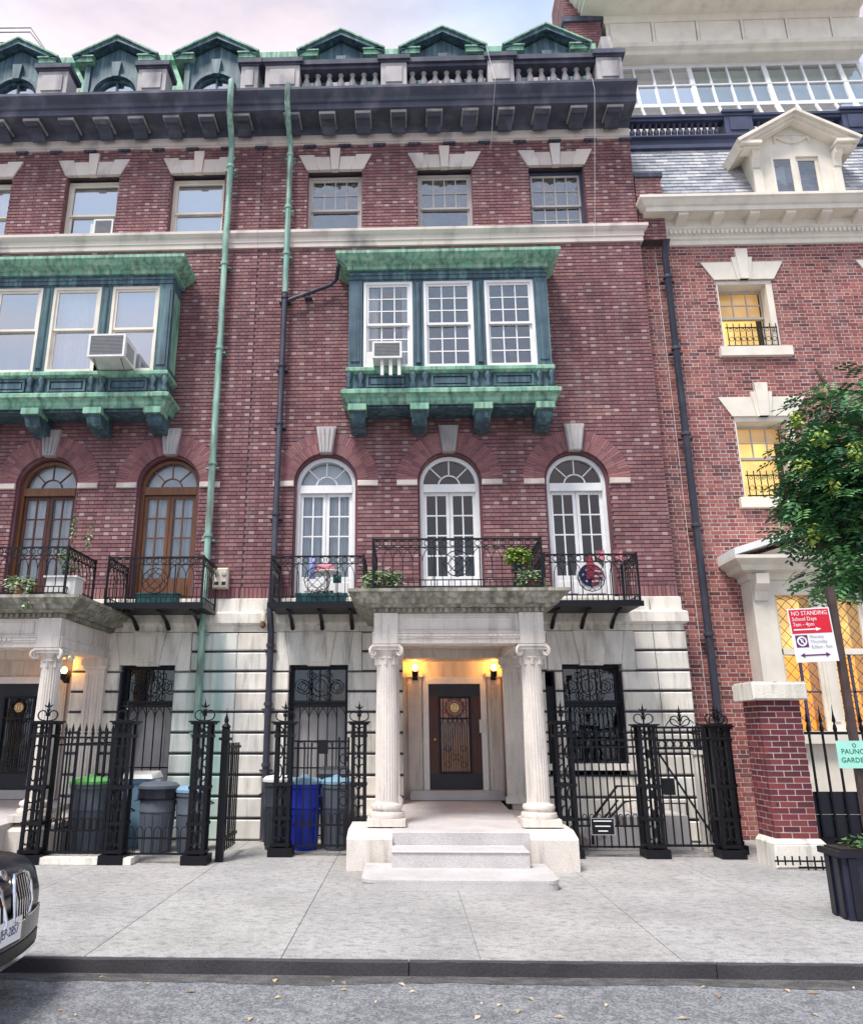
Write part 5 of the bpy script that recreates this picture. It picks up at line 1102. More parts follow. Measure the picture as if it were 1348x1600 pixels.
# ------------------------------------------------------------------ bins
def bin_(x, y, h, r, m, mlid, label, square=False, tilt=0, bag=False):
    o = root('wheelie_bin' if square else 'trash_can', label, 'bin', (x, y, .004), 'bins behind the railings'); z = .004
    if square:
        w0, w1 = r * .78, r
        part('body', MB().add([(x - w0, y - w0, z), (x + w0, y - w0, z), (x + w0, y + w0, z), (x - w0, y + w0, z), (x - w1, y - w1, z + h), (x + w1, y - w1, z + h), (x + w1, y + w1, z + h), (x - w1, y + w1, z + h)], [(0, 1, 5, 4), (1, 2, 6, 5), (2, 3, 7, 6), (3, 0, 4, 7), (3, 2, 1, 0)]), m, o)
        part('rim', MB().box(x - w1 - .02, x + w1 + .02, y - w1 - .02, y + w1 + .02, z + h - .07, z + h), m, o)
        part('lid', MB().add([(x - w1 - .04, y - w1 - .06, z + h + .002), (x + w1 + .04, y - w1 - .06, z + h + .002), (x + w1 + .04, y + w1 + .03, z + h + .002), (x - w1 - .04, y + w1 + .03, z + h + .002), (x - w1, y - w1, z + h + .06), (x + w1, y - w1, z + h + .06), (x + w1, y + w1, z + h + .10), (x - w1, y + w1, z + h + .10)], [(0, 1, 5, 4), (1, 2, 6, 5), (2, 3, 7, 6), (3, 0, 4, 7), (4, 5, 6, 7)]), mlid, o)
        for s in (-1, 1):
            q = part('wheel', MB().lathe([(.10, -.025), (.10, .025)], (0, 0, 0), 14), 'rubber', o); q.data.transform(Matrix.Translation(ORG[o])); q.location = Vector((x + s * w0 * 1.05, y + w0, .104)) - ORG[o]; q.rotation_euler = (0, R(90), 0)
    else:
        pr = [(r * .78, 0), (r * .80, .02), (r * .93, h * .62), (r * .97, h * .63), (r * .97, h * .66), (r * .95, h * .67), (r * 1.0, h * .93), (r * 1.06, h * .94), (r * 1.06, h), (r * .98, h)]
        part('body', MB().lathe(pr, (x, y, z), 24), m, o, 40)
        for k in range(12):
            a = 2 * pi * k / 12; part('rib', MB().tube([(x + r * .82 * math.cos(a), y + r * .82 * math.sin(a), z + .05), (x + r * .935 * math.cos(a), y + r * .935 * math.sin(a), z + h * .6)], .012, 4), m, o)
        for s in (-1, 1): part('handle', MB().tube([(x + s * r * 1.0, y - .08, z + h * .84), (x + s * (r * 1.0 + .06), y - .08, z + h * .80), (x + s * (r * 1.0 + .06), y + .08, z + h * .80), (x + s * r * 1.0, y + .08, z + h * .84)], .014, 5), m, o)
        if mlid: part('lid', MB().lathe([(r * 1.10, 0), (r * 1.10, .04), (r * .9, .08), (r * .3, .10), (r * .25, .13), (.02, .135)], (x, y, z + h + .002), 24), mlid, o, 40)
    if bag:
        q = part('bin_liner', MB().lathe([(r * 1.08, -.16), (r * 1.13, -.13), (r * 1.09, -.05), (r * 1.12, .0), (r * .98, .03), (r * .9, .0)], (x, y, z + h), 26, None, .03), 'black_paint', o, 20)
    return o
bin_(-4.78, -1.55, .98, .28, 'plastic_grey', 'plastic_green', 'grey bin with a bright green lid behind the left railing')
bin_(-4.28, -.75, 1.02, .24, 'plastic_lightblue', 'plastic_white', 'light blue bin with pale lid farthest back at the left', True)
bin_(-3.82, -1.25, .90, .28, 'plastic_grey', 'plastic_grey', 'grey round bin with a black liner folded over its rim', bag=True)
bin_(-3.30, -1.2, .84, .25, 'plastic_grey', 'plastic_lightblue', 'grey round bin with pale blue lid next to the ornate post', False)
bin_(-4.42, -1.35, .72, .19, 'plastic_dark', 'plastic_dark', 'small dark bin tucked beside the green-lidded bin')
bin_(-2.02, -.95, .98, .23, 'plastic_dark', 'plastic_white', 'dark bin with pale lid left of the blue bin')
bin_(-1.60, -.95, .95, .25, 'plastic_blue', 'plastic_lightblue', 'bright blue recycling bin with pale blue lid')
bin_(-1.10, -.95, .95, .23, 'plastic_grey', 'plastic_lightblue', 'slate grey bin right of the blue bin')
bin_(-1.20, -.42, 1.08, .22, 'plastic_grey', 'plastic_dark', 'tall grey bin with dark lid behind the blue bin', True)

# areaway stair rails at the right
for i, (pts, lb) in enumerate((([(2.80, -1.05, .10), (2.82, -1.05, .46), (3.24, -1.0, .93), (3.55, -1.0, .93), (3.55, -1.0, .10)], 'black handrail left of the areaway steps'), ([(3.10, -.75, .10), (3.12, -.75, .42), (3.42, -.7, .68), (3.62, -.7, .70), (3.62, -.7, .10)], 'lower black handrail in the middle of the areaway'), ([(3.98, -.75, .05), (3.98, -.75, .66), (4.36, -.75, .66), (4.36, -.75, .05)], 'square black guard rail by the gate'))):
    o = root('handrail', lb, 'handrail', (pts[0][0], pts[0][1], 0), 'handrails in the right areaway'); part('rail', MB().tube(pts, .02, 6), 'iron', o)
    a, b = pts[1], pts[2]; part('rail', MB().tube([(a[0], a[1], a[2] - .2), (b[0], b[1], b[2] - .2)], .014, 5), 'iron', o)
st_ = root('area_steps', 'pale stone steps going up inside the right areaway', 'steps', (3.6, -.5, 0))
for k in range(3): part('step', MB().box(2.75 + .28 * k, 3.03 + .28 * k, -.95, -.12, .004, .16 * (k + 1)), 'granite', st_)
part('landing', MB().box(3.59, 4.3, -.95, -.12, .004, .50), 'granite', st_)
thing('stone_post', MB().box(4.44, 4.54, -1.10, -1.0, .004, 1.4).box(4.42, 4.56, -1.12, -.98, 1.401, 1.46), 'limestone', 'narrow pale post inside the right gate', 'post', loc=(4.49, -1.05, 0))

# ------------------------------------------------------------------ air conditioners
def ac(x, y, z, w, d, h, label, brackets=0, side=False):
    o = root('air_conditioner', label, 'air conditioner', (x, y, z), 'window air conditioners')
    part('case', MB().box(x - w / 2, x + w / 2, y - d, y, z, z + h), 'plastic_white', o)
    f = MB()
    for k in range(int(h / .028) - 2): f.box(x - w / 2 + .035, x + w / 2 - .035, y - d - .008, y - d - .001, z + .04 + k * .028, z + .054 + k * .028)
    part('louvres', f, 'ac_grille', o); part('coil', MB().box(x - w / 2 + .03, x + w / 2 - .03, y - d - .0009, y - d - .0004, z + .03, z + h - .03), 'ac_grille', o)
    part('face_frame', MB().box(x - w / 2 - .012, x + w / 2 + .012, y - d - .012, y - d + .02, z - .008, z + .028).box(x - w / 2 - .012, x + w / 2 + .012, y - d - .012, y - d + .02, z + h - .028, z + h + .008).box(x - w / 2 - .012, x - w / 2 + .028, y - d - .0119, y - d + .02, z + .028, z + h - .028).box(x + w / 2 - .028, x + w / 2 + .012, y - d - .0119, y - d + .02, z + .028, z + h - .028), 'plastic_white', o)
    sv = MB()
    for k in range(6): sv.box(x + w / 2 + .0005, x + w / 2 + .006, y - d * .8, y - d * .2, z + .06 + k * .05, z + .085 + k * .05)
    part('side_vents', sv, 'ac_grille', o)
    for k in range(brackets):
        bx = x - w * .18 + k * w * .30; part('support', MB().box(bx - .03, bx + .03, y - d + .05, y - d + .09, z - .32, z - .001), 'plastic_white', o)
    if not brackets:
        for s in (-1, 1): part('support', MB().tube([(x + s * w * .38, y - d + .08, z), (x + s * w * .38, y - .02, z - .30)], .012, 4), 'steel_grey', o)
    part('side_panel', MB().box(x - w / 2 - .14, x - w / 2 - .001, y - .03, y - .01, z, z + h), 'plastic_white', o)
    return o
ac(-.30, -.56, 8.31, .52, .42, .32, 'white air conditioner with two prop legs in the green bay of the middle house', 3)
ac(-5.42, -.56, 8.32, .66, .62, .44, 'large white air conditioner sticking out of the left green bay')
ac(-6.30, .22, 11.78, .40, .16, .38, 'small white air conditioner in a top-floor window at left')

# ------------------------------------------------------------------ plants
def leaves(mb, c, rad, n, size, cols, droop=.0, flat=.5):
    for _ in range(n):
        while True:
            p = Vector((U(-1, 1), U(-1, 1), U(-1, 1)))
            if .15 < p.length < 1: break
        p = p * (.55 + .45 * random.random() ** .5)
        q = Vector((c[0] + p.x * rad[0], c[1] + p.y * rad[1], c[2] + p.z * rad[2]))
        d = Vector((p.x + U(-.6, .6), p.y + U(-.6, .6), p.z * .3 + U(-.6, .3) - droop)).normalized(); s = size * U(.6, 1.3)
        w = d.cross(Vector((U(-.3, .3), U(-.3, .3), 1))).normalized() * s * .38; up = d.cross(w).normalized() * s * .12
        mb.add([q, q + d * s * .45 + w + up, q + d * s, q + d * s * .45 - w + up, q + d * s * .5 - up * .5], [(0, 1, 4), (1, 2, 4), (2, 3, 4), (3, 0, 4)], random.choice(cols))
    return mb
GRN = [(.055, .12, .04), (.08, .16, .05), (.04, .09, .03), (.10, .19, .06)]
VAR = [(.30, .38, .20), (.42, .48, .32), (.14, .24, .08), (.09, .18, .06), (.50, .55, .42), (.20, .30, .12)]
YEL = [(.36, .46, .06), (.45, .52, .10), (.22, .36, .05), (.16, .30, .05)]
def potted(x, y, z, rad, n, size, cols, label, pot=(.12, .18, 'terracotta'), trail=(), up=.0, box=None):
    o = root('potted_plant', label, 'plant', (x, y, z), 'balcony plants')
    if box: part('planter', MB().add([(x - box[0] * .92, y - .08, z), (x + box[0] * .92, y - .08, z), (x + box[0] * .92, y + .08, z), (x - box[0] * .92, y + .08, z), (x - box[0], y - .10, z + box[1]), (x + box[0], y - .10, z + box[1]), (x + box[0], y + .10, z + box[1]), (x - box[0], y + .10, z + box[1])], [(0, 1, 5, 4), (1, 2, 6, 5), (2, 3, 7, 6), (3, 0, 4, 7), (4, 5, 6, 7)]), box[2], o); ph = box[1]
    else: part('pot', MB().lathe([(pot[0] * .7, 0), (pot[0], pot[1] * .85), (pot[0] * 1.12, pot[1] * .86), (pot[0] * 1.12, pot[1])], (x, y, z), 16), pot[2], o, 40); ph = pot[1]
    m = leaves(MB(), (x, y, z + ph + up), rad, n, size, cols, .3)
    for (tx, ty, tz, k) in trail: leaves(m, (x + tx, y + ty, z + ph + tz), (.06, .05, k), int(k * 170), size * .85, cols, .6)
    part('foliage', m, 'leaf', o); st = MB()
    for k in range(6): a = k * 1.05; st.tube([(x, y, z + ph * .8), (x + rad[0] * .5 * math.cos(a), y + rad[1] * .5 * math.sin(a), z + ph + up * .6 + .06)], .006, 4)
    part('stems', st, 'bark', o)
    return o
potted(-.34, -2.28, 3.77, (.34, .17, .17), 520, .075, VAR, 'variegated ivy in a pot at the left end of the portico deck', (.13, .16, 'terracotta'), [(-.26, -.12, -.12, .12), (.2, -.15, -.05, .1)], .03)
potted(1.86, -2.28, 3.77, (.22, .16, .16), 360, .07, VAR, 'variegated ivy low at the right end of the portico deck', (.12, .16, 'terracotta'), [(.15, -.14, -.10, .12), (-.15, -.14, -.1, .1)], .04)
ps = root('plant_stand', 'dark stand holding the yellow-green plant on the portico deck', 'plant stand', (1.76, -1.95, 3.77))
part('shelf', MB().lathe([(.13, 0), (.13, .02)], (1.76, -1.95, 4.12), 14), 'iron', ps)
for k in range(3): a = k * 2.09; part('leg', MB().tube([(1.76 + .16 * math.cos(a), -1.95 + .16 * math.sin(a), 3.77), (1.76 + .1 * math.cos(a), -1.95 + .1 * math.sin(a), 4.12)], .01, 5), 'iron', ps)
potted(1.76, -1.95, 4.142, (.21, .18, .19), 420, .08, YEL, 'yellow-green leafy plant on a stand at the right of the portico deck', (.11, .12, 'plastic_dark'), (), .12)
potted(-1.42, -.86, 3.84, (.42, .09, .09), 420, .06, GRN + [(.22, .12, .10), (.3, .18, .14)], 'dark green flower box on the balcony left of the portico', box=(.44, .14, 'planter_teal'))
potted(-5.95, -2.15, 3.77, (.24, .14, .15), 300, .07, VAR, 'ivy trailing over the left portico deck edge', (.12, .15, 'terracotta'), [(.22, -.16, -.22, .26), (.0, -.16, -.05, .1)], .02)
potted(-5.62, -1.3, 3.77, (.20, .16, .30), 200, .065, GRN + VAR[:2], 'tall loose leafy plant in front of the left dark door', (.14, .24, 'plastic_dark'), [(.05, -.05, 1.05, .3), (.3, .0, .9, .25)], .5)
thing('planter_box', MB().box(-4.55, -3.85, -.94, -.78, 3.84, 3.98).box(-4.58, -3.82, -.96, -.76, 3.981, 4.0), 'planter_teal', 'long teal planter box on the left iron balcony', 'planter', loc=(-4.2, -.86, 3.84))
# balcony things
dc = root('round_emblem', 'round white-rimmed emblem with red stripes and navy stars on the right balcony', 'emblem', (3.12, -.86, 4.05))
def disc(m, r, y, mm, a0=0, a1=2 * pi, nm='disc', ri=0):
    poly = sector(3.12, 4.28, ri, r, a0, a1, 24) if ri or a1 - a0 < 6 else [(3.12 + r * math.cos(2 * pi * k / 28), 4.28 + r * math.sin(2 * pi * k / 28)) for k in range(28)]
    part(nm, MB().prism(poly, y, y + .012), mm, dc)
disc(0, .25, -.86, 'sign_white', nm='rim'); disc(0, .195, -.874, 'cloth_navy', pi * .5, pi * 1.5, 'navy_field'); disc(0, .195, -.874, 'cloth_red', -pi * .5, pi * .5, 'red_field')
for k in range(3): z = 4.17 + k * .085; w = math.sqrt(.19 ** 2 - (z - 4.28) ** 2); part('white_stripe', MB().box(3.125, 3.12 + w, -.880, -.8745, z - .016, z + .016), 'sign_white', dc)
for (dx, dz) in ((-.07, .08), (-.13, .0), (-.06, -.02), (-.08, -.11)):
    part('star', MB().prism([(3.12 + dx + (.03 if k % 2 == 0 else .012) * math.cos(pi / 2 + k * pi / 5), 4.28 + dz + (.03 if k % 2 == 0 else .012) * math.sin(pi / 2 + k * pi / 5)) for k in range(10)], -.880, -.8745), 'sign_white', dc)
part('bow', MB().prism([(3.04, 4.20), (3.16, 4.22), (3.17, 4.56), (3.10, 4.62), (3.05, 4.5)], -.9, -.885), 'cloth_red', dc)
for x, z, mm, lb in ((3.36, 4.60, 'cloth_pink', 'small pink flag beside the round emblem'), (3.66, 4.60, 'cloth_pink', 'small pink flag at the right corner of the balcony')):
    f = root('small_flag', lb, 'flag', (x, -.9, 3.85)); part('stick', MB().tube([(x, -.9, 3.85), (x, -.9, z + .1)], .006, 4), 'steel_grey', f); part('cloth', MB().add([(x, -.9, z + .1), (x - .16, -.93, z + .08), (x - .14, -.9, z - .02), (x, -.92, z - .1), (x, -.905, z + .1), (x - .16, -.935, z + .08), (x - .14, -.905, z - .02), (x, -.925, z - .1)], [(0, 1, 2, 3), (4, 5, 6, 7), (0, 1, 5, 4), (1, 2, 6, 5), (2, 3, 7, 6)]), mm, f)
ct = root('bistro_table', 'small white round table on the left balcony of the middle house', 'table', (-1.35, -.5, 3.80)); part('table_top', MB().lathe([(.24, 0), (.25, .02), (.24, .03)], (-1.35, -.5, 4.40), 20), 'plastic_white', ct); part('stem', MB().tube([(-1.35, -.5, 3.83), (-1.35, -.5, 4.40)], .02, 8), 'plastic_white', ct); part('foot', MB().lathe([(.18, 0), (.16, .03)], (-1.35, -.5, 3.802), 16), 'plastic_white', ct)
def cushion(x, y, z, w, h, m, lb): thing('cushion', MB().add([(x - w, y - .02, z), (x + w, y - .02, z), (x + w, y - .02, z + h), (x - w, y - .02, z + h), (x, y - .08, z + h / 2), (x - w, y + .05, z), (x + w, y + .05, z), (x + w, y + .05, z + h), (x - w, y + .05, z + h)], [(0, 1, 4), (1, 2, 4), (2, 3, 4), (3, 0, 4), (5, 6, 7, 8), (0, 1, 6, 5), (1, 2, 7, 6), (2, 3, 8, 7), (3, 0, 5, 8)]), m, lb, 'cushion', 'cushions on the balcony', loc=(x, y, z))
cushion(-1.40, -.55, 4.435, .16, .12, 'cloth_pink', 'pink cushion lying on the white balcony table'); cushion(-1.62, -.6, 4.30, .05, .36, 'cloth_blue', 'narrow blue cloth hanging at the left of the balcony table'); cushion(-1.18, -.62, 4.22, .07, .14, 'planter_teal', 'dark green cushion right of the balcony table')
tb = thing('storage_tub', MB().box(-5.62, -5.15, -2.02, -1.72, 3.77, 4.06).box(-5.65, -5.12, -2.05, -1.69, 4.061, 4.09), 'plastic_white', 'white storage tub on the left portico deck', 'tub', loc=(-5.4, -1.9, 3.77))

# ------------------------------------------------------------------ street tree at the right
def tree():
    o = root('street_tree', 'leafy green street tree with yellow seed clusters at the right edge', 'tree', (5.85, -4.9, 0))
    DX = Vector((.25, 0, 0))
    tr = MB().tube([Vector(q) + DX for q in ((5.6, -4.9, -.02), (5.58, -4.9, .6), (5.62, -4.85, 1.8), (5.55, -4.8, 3.2), (5.6, -4.8, 4.6), (5.5, -4.7, 6.0))], [.20, .15, .13, .115, .09, .05], 10); part('trunk', tr, 'bark', o, 60)
    limbs = [((5.57, -4.8, 3.0), (4.6, -4.7, 3.9)), ((5.57, -4.8, 3.4), (4.3, -4.5, 4.6)), ((5.58, -4.8, 4.0), (4.5, -4.4, 5.4)), ((5.58, -4.8, 4.4), (5.0, -4.6, 6.2)), ((5.57, -4.8, 3.2), (6.6, -4.9, 4.4)), ((5.58, -4.8, 4.0), (6.4, -4.2, 5.6)), ((5.58, -4.8, 3.6), (5.4, -3.7, 4.8)), ((5.58, -4.8, 3.6), (5.5, -5.7, 4.6))]
    for a, b in limbs:
        a, b = Vector(a) + DX, Vector(b) + DX; mid = (a + b) / 2 + Vector((0, 0, .15)); part('limb', MB().tube([a, mid, b], [.05, .035, .015], 6), 'bark', o)
        for k in range(4):
            p = a.lerp(b, .45 + k * .15); q = p + Vector((U(-.5, .5), U(-.5, .5), U(-.3, .3))); part('twig', MB().tube([p, (p + q) / 2 + Vector((0, 0, .05)), q], [.014, .01, .004], 4), 'bark', o)
    lumps = [((5.7, -4.8, 4.9), 1.35, 1.15), ((4.92, -4.6, 4.75), .60, .72), ((4.80, -4.6, 4.15), .48, .42), ((4.95, -4.7, 3.55), .55, .30), ((4.85, -4.5, 5.25), .36, .28), ((5.3, -4.5, 5.75), .65, .45), ((6.3, -4.8, 4.4), 1.0, .9), ((5.6, -4.0, 4.5), .9, .8), ((5.5, -5.5, 4.5), .8, .7), ((5.3, -4.7, 3.9), .7, .5), ((5.15, -4.75, 4.5), .75, .8), ((4.80, -4.6, 4.5), .45, .4)]
    cols = [(.06, .17, .075), (.09, .23, .08), (.045, .135, .065), (.12, .28, .10), (.05, .15, .08), (.15, .32, .11)]
    m = MB()
    for (c, r_, rz) in lumps:
        n = int(430 * r_ * r_ * (1.15 if c[0] < 5.3 else .6)) + 55
        for _ in range(n):                                    # one feathered leaf: a rachis with leaflet pairs
            while True:
                p = Vector((U(-1, 1), U(-1, 1), U(-1, 1)))
                if p.length < 1: break
            p = p * (.35 + .65 * random.random() ** .6) if p.length > .01 else p
            q = Vector((c[0] + DX.x + p.x * r_, c[1] + p.y * r_, c[2] + p.z * rz)); d = Vector((p.x + U(-.5, .5), p.y + U(-.5, .5), U(-.5, .15))).normalized(); L_ = U(.20, .34)
            w = d.cross(Vector((U(-.4, .4), U(-.4, .4), 1))).normalized(); nn = w.cross(d).normalized(); col = random.choice(cols)
            for k in range(4):
                t = .25 + .22 * k; b0 = q + d * L_ * t - nn * (t * t * .05)
                for s in (-1, 1):
                    tip = b0 + (w * s * .85 + d * .5).normalized() * U(.075, .115) - nn * .015; mid = (b0 + tip) / 2; ww = (d * .9 - w * s * .3).normalized() * .024
                    m.add([b0, mid + ww + nn * .004, tip, mid - ww + nn * .004], [(0, 1, 2, 3)], col)
    part('crown', m, 'leaf', o)
    for (x, yy, z) in ((4.62, -5.15, 5.10), (4.40, -5.05, 4.80), (4.62, -5.25, 4.45), (4.50, -4.9, 5.45), (4.42, -5.0, 3.98), (4.85, -5.4, 4.85)):
        part('seed_cluster', leaves(MB(), (x + .30, yy + .1, z), (.09, .09, .14), 46, .06, [(.30, .38, .06), (.36, .40, .08), (.16, .28, .06)], .5), 'leaf', o)
tree()
pb = root('planter_box', 'dark ribbed metal planter box on the sidewalk at the right edge', 'planter', (4.7, -4.9, 0))
part('body', MB().box(4.22, 5.3, -5.46, -5.12, .0, .56), 'planter_navy', pb); part('rim', MB().box(4.18, 5.34, -5.50, -5.08, .561, .62), 'black_paint', pb)
for k in range(2): part('rib', MB().box(4.195, 4.219, -5.42 + k * .16, -5.34 + k * .16, .02, .55), 'black_paint', pb)
for k in range(6): part('rib', MB().box(4.27 + k * .19, 4.35 + k * .19, -5.484, -5.461, .02, .55), 'black_paint', pb)
part('soil', MB().box(4.23, 5.28, -5.45, -5.13, .621, .635), 'soil', pb); part('ground_cover', leaves(MB(), (4.75, -5.28, .68), (.5, .14, .07), 260, .07, GRN, .2), 'leaf', pb)

# ------------------------------------------------------------------ street sign pole
SY = -6.2
po = root('sign_post', 'dark brown leaning metal pole carrying the parking sign', 'sign post', (4.10, SY + .03, 0))
part('pole', MB().box(4.115, 4.165, SY, SY + .05, 0, 3.1), 'pole_brown', po); part('pole_flange', MB().box(4.10, 4.118, SY - .004, SY + .054, 0, 3.1), 'pole_brown', po)
sg = root('parking_sign', 'red and white NO STANDING parking sign on the pole', 'sign', (3.88, SY - .03, 2.37)); yS = SY - .03; W0, W1, Z0, Z1, Zm = 3.685, 4.085, 2.375, 2.885, 2.645
part('plate', MB().box(W0, W1, yS, yS + .004, Z0, Z1), 'sign_white', sg); part('red_field', MB().box(W0 + .012, W1 - .012, yS - .002, yS - .0005, Zm, Z1 - .012), 'sign_red', sg)
def stx(b, z, size, m, x=None, align='LEFT', sx=1.): text(b, size, m, sg, (W0 + .03 if x is None else x, yS - .0035, z), align=align, ext=.0006, sx=sx)
stx('NO STANDING', 2.835, .058, 'sign_white', sx=.86); stx('School Days', 2.782, .052, 'sign_white', sx=.9); stx('7am - 4pm', 2.730, .052, 'sign_white', sx=.9)
part('arrow', MB().prism([(W0 + .03, 2.676), (W0 + .24, 2.676), (W0 + .24, 2.664), (W0 + .29, 2.682), (W0 + .24, 2.70), (W0 + .24, 2.688), (W0 + .03, 2.688)], yS - .0035, yS - .0021), 'sign_white', sg)
part('symbol_field', MB().box(W0 + .03, W0 + .145, yS - .002, yS - .0005, 2.515, 2.63), 'ink_purple', sg)
part('symbol_ring', MB().arc(W0 + .0875, 2.5725, .033, .047, 0, 2 * pi, 24, yS - .0035, yS - .0021), 'sign_white', sg); stx('P', 2.572, .055, 'sign_white', W0 + .0875, 'CENTER'); part('symbol_bar', MB().prism([(W0 + .058, 2.602), (W0 + .068, 2.608), (W0 + .117, 2.543), (W0 + .107, 2.537)], yS - .0042, yS - .0036), 'sign_white', sg)
stx('Monday', 2.612, .042, 'ink_grey', W0 + .165); stx('Thursday', 2.566, .042, 'ink_grey', W0 + .165); stx('8:30am - 9am', 2.516, .042, 'ink_grey', W0 + .165, sx=.85)
part('arrow', MB().prism([(W0 + .05, 2.44), (W0 + .09, 2.462), (W0 + .09, 2.446), (W0 + .29, 2.446), (W0 + .29, 2.462), (W0 + .33, 2.44), (W0 + .29, 2.418), (W0 + .29, 2.434), (W0 + .09, 2.434), (W0 + .09, 2.418)], yS - .0035, yS - .0005), 'ink_purple', sg)
for q in (sg,): q.rotation_euler = (0, R(-2.5), 0)
gs = root('garden_sign', 'mint green paper notice tied to the sign pole', 'sign', (4.1, SY - .04, 1.4)); part('sheet', MB().box(3.93, 4.33, SY - .035, SY - .03, 1.42, 1.66), 'sign_green', gs)
part('emblem', MB().arc(4.09, 1.62, .012, .018, 0, 2 * pi, 14, SY - .037, SY - .0351), 'ink_green', gs)
text('PAUNC', .062, 'ink_green', gs, (3.965, SY - .037, 1.565), align='LEFT', ext=.0008); text('GARDEN', .062, 'ink_green', gs, (3.955, SY - .037, 1.49), align='LEFT', ext=.0008)
# ------------------------------------------------------------------ car at the left edge
def car():
    XF, CY, G, K = -2.74, -8.02, -.115, .22
    o = root('parked_car', 'dark navy car with twin chrome grilles parked at the left edge', 'car', (XF - 2, CY, G))
    pt = lambda s_, y, z: (XF - s_ - K * y * y * max(0, 1 - s_ / 1.2), CY + y, G + z)
    #          s     w    zb   zt   crown
    ST = [(.00, .78, .40, .76, .015), (.05, .84, .34, .86, .02), (.16, .89, .27, .93, .025), (.45, .935, .17, .985, .03), (1.0, .95, .17, 1.03, .03), (1.45, .95, .17, 1.06, .02), (2.6, .95, .17, 1.08, .0), (3.6, .95, .17, 1.08, .0), (4.3, .93, .18, 1.05, .0), (4.62, .88, .24, .95, .0), (4.70, .80, .34, .80, .0)]
    prof = lambda w, zb, zt, c: [(0, zb), (w * .80, zb), (w * .95, zb + .08), (w * .985, zb + (zt - zb) * .35), (w, zb + (zt - zb) * .6), (w * .97, zb + (zt - zb) * .82), (w * .86, zt - .015), (w * .70, zt + .004), (w * .4, zt + c * .8), (0, zt + c)]
    vs = []; fs = []
    for (s_, w, zb, zt, c) in ST:
        P = prof(w, zb, zt, c); P = P + [(-y, z) for y, z in P[-2:0:-1]]; n = len(P); vs += [pt(s_, y, z) for y, z in P]
    for i in range(len(ST) - 1):
        for k in range(n): fs.append((i * n + k, i * n + (k + 1) % n, (i + 1) * n + (k + 1) % n, (i + 1) * n + k))
    fs += [tuple(range(n - 1, -1, -1)), tuple(range((len(ST) - 1) * n, len(ST) * n))]
    part('body', MB().add(vs, fs), 'car_paint', o, 38)
    cab = [(1.35, .80, 1.04), (2.05, .66, 1.50), (2.6, .64, 1.56), (3.4, .64, 1.55), (4.15, .62, 1.44), (4.62, .72, 1.02)]
    gv = []; 
    for s_, w, z in cab: gv += [pt(s_, -.83 if 1.4 < s_ < 4.6 else -.80, 1.06), pt(s_, -w, z), pt(s_, w, z), pt(s_, .83 if 1.4 < s_ < 4.6 else .80, 1.06)]
    part('cabin_glass', MB().add(gv, [(i * 4 + k, i * 4 + k + 1, i * 4 + 5 + k, i * 4 + 4 + k) for i in range(5) for k in range(3)]), 'car_black', o)
    part('roof', MB().add([pt(s_, y, z + .012) for s_, w, z in cab[1:5] for y in (-w * 1.02, w * 1.02)], [(2 * i, 2 * i + 1, 2 * i + 3, 2 * i + 2) for i in range(3)]), 'car_paint', o)
    for s_ in (.88, 3.70):
        for sg_ in (-1, 1):
            q = part('wheel', MB().lathe([(.24, -.11), (.34, -.11), (.36, -.08), (.36, .08), (.34, .11), (.24, .11)], (0, 0, 0), 28), 'rubber', o, 40); q.data.transform(Matrix.Translation(ORG[o])); q.location = Vector(pt(s_, 0, .36)) + Vector((0, sg_ * .86, 0)) - ORG[o]; q.rotation_euler = (R(90), 0, 0)
            r_ = MB().lathe([(.235, -.1), (.235, .1)], (0, 0, 0), 20); r = part('rim', r_, 'steel_grey', q); r.data.transform(Matrix.Translation(ORG[o]))
            part('wheel_arch', MB().arc(pt(s_, 0, 0)[0], G + .36, .37, .45, 0, pi, 18, CY + sg_ * .945 - .012, CY + sg_ * .945 + .012), 'car_black', o)
    fx = lambda y: XF - K * y * y
    for sg_ in (-1, 1):                                     # twin rounded grilles
        out = [(.05, .60), (.09, .82), (.13, .875), (.30, .885), (.36, .86), (.385, .80), (.36, .68), (.31, .61), (.24, .585), (.10, .575)]
        g = part('grille', MB().tube([(fx(y) + .012 + (.02 if z < .7 else .0) - max(0, z - .76) * .42, CY + sg_ * y, G + z) for y, z in out], .016, 6, True), 'chrome', o, 60)
        part('grille_backing', MB().add([(fx(y) + .004 + (.02 if z < .7 else .0) - max(0, z - .76) * .42, CY + sg_ * y, G + z) for y, z in out], [tuple(range(len(out)))]), 'car_black', g)
        for k in range(7):
            y = .095 + k * .041; zt = .865 - (.03 if k in (0, 6) else 0); part('slat', MB().tube([(fx(y) + .034, CY + sg_ * y, G + .60), (fx(y) + .022, CY + sg_ * (y + .005), G + .72), (fx(y) - .028, CY + sg_ * (y + .01), G + zt)], .0075, 4), 'chrome', g)
        h = [(.50, .70), (.54, .78), (.80, .80), (.86, .76), (.80, .69)]
        part('headlight', MB().add([(fx(y) - .015 - (.03 if z > .75 else 0), CY + sg_ * y, G + z) for y, z in h] + [(fx(y) - .08, CY + sg_ * y, G + z) for y, z in h], [(0, 1, 2, 3, 4)] + [(k, (k + 1) % 5, (k + 1) % 5 + 5, k + 5) for k in range(5)]), 'chrome', o)
        part('mirror', MB().box(XF - 1.72, XF - 1.58, CY + sg_ * .98 - .06, CY + sg_ * .98 + .12 * sg_ + .02, G + 1.05, G + 1.2), 'car_paint', o)
    q = part('badge', MB().lathe([(.04, 0), (.04, .012), (.03, .016)], (0, 0, 0), 18), 'chrome', o, 40); q.data.transform(Matrix.Translation(ORG[o])); q.location = Vector((XF - .055, CY, G + .895)) - ORG[o]; q.rotation_euler = (0, R(60), 0)
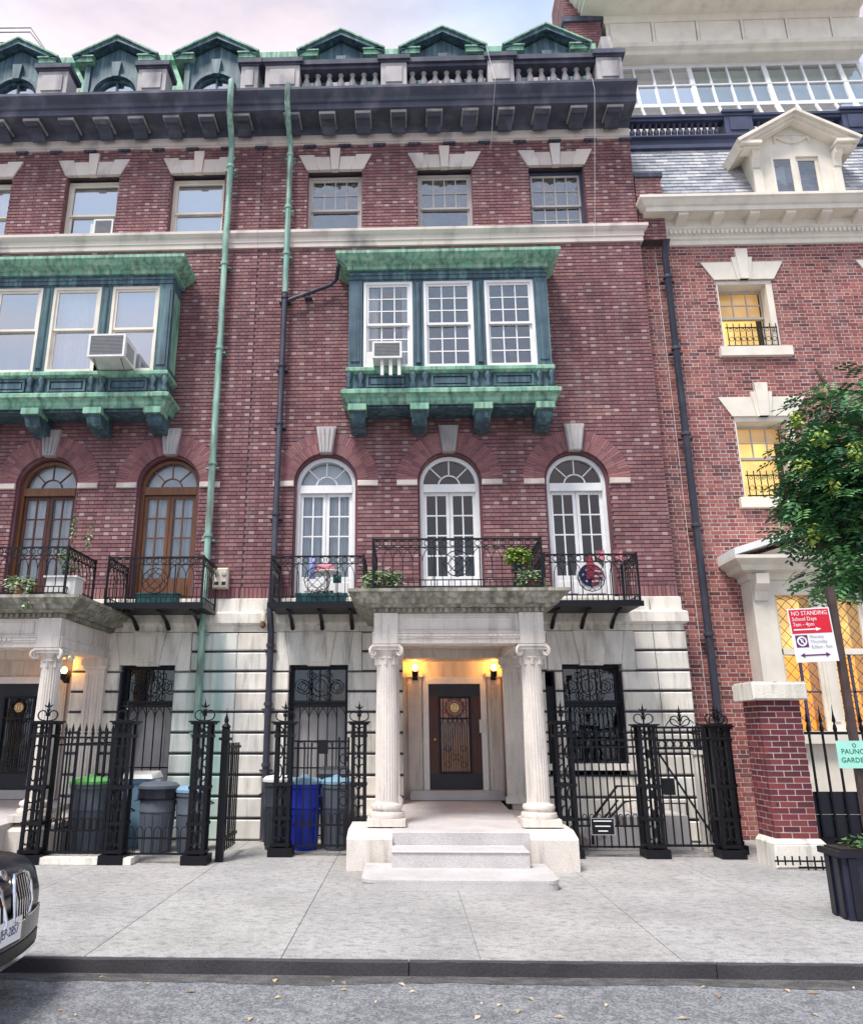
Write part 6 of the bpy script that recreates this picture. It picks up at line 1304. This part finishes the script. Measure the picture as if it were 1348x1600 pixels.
    pl = part('number_plate', MB().box(XF + .03, XF + .038, CY - .17, CY + .17, G + .47, G + .62), 'sign_white', o); text('JEP-2857', .085, 'cloth_navy', o, (XF + .0395, CY, G + .545), (R(90), 0, R(90)), ext=.0006, sx=.82)
    part('plate_holder', MB().box(XF - .03, XF + .0299, CY - .18, CY + .18, G + .455, G + .63), 'car_black', o)
    n = 14
    def strip(z0, z1, y1, m, nm, off, dep=.05):
        mm = MB(); v = []
        for k in range(n + 1):
            y = -y1 + 2 * y1 * k / n; v += [(fx(y) + off, CY + y, G + z0), (fx(y) + off, CY + y, G + z1), (fx(y) + off - dep, CY + y, G + z1), (fx(y) + off - dep, CY + y, G + z0)]
        part(nm, mm.add(v, [(4 * i + k, 4 * i + (k + 1) % 4, 4 * i + 4 + (k + 1) % 4, 4 * i + 4 + k) for i in range(n) for k in range(4)]), m, o)
    strip(.34, .425, .74, 'car_black', 'air_intake', .022); strip(.43, .565, .80, 'car_paint', 'bumper', .016); strip(.325, .352, .62, 'chrome', 'bumper_trim', .036); strip(.566, .575, .82, 'chrome', 'trim_line', .014)
car()

# ------------------------------------------------------------------ fallen leaves on the road
for i in range(46):
    x, y = U(-2.5, 4.2), (U(-7.9, -7.05) if i < 26 else U(-9.2, -7.0)); s = U(.018, .05); a = U(0, 6.3); c, q = math.cos(a), math.sin(a)
    lf = MB().add([(-s, 0, .004), (0, -s * .4, .012), (s, 0, .006), (0, s * .4, .016), (-s, 0, .001), (0, -s * .4, .004), (s, 0, .001), (0, s * .4, .006)], [(0, 1, 2, 3), (4, 5, 1, 0), (5, 6, 2, 1), (6, 7, 3, 2), (7, 4, 0, 3)], random.choice([(1, 1, 1), (1.3, 1.2, 1), (.7, .6, .6), (1.5, 1.5, 1.6)]))
    o = bpy.data.objects.new('fallen_leaf', lf.mesh('fallen_leaf', 'leaf_litter')); COL.objects.link(o); o.location = (x, y, -.114); o.rotation_euler = (0, 0, a)
    o['label'] = 'dry tan leaf lying on the grey road in front of the kerb'; o['category'] = 'leaf'; o['group'] = 'fallen leaves on the road'
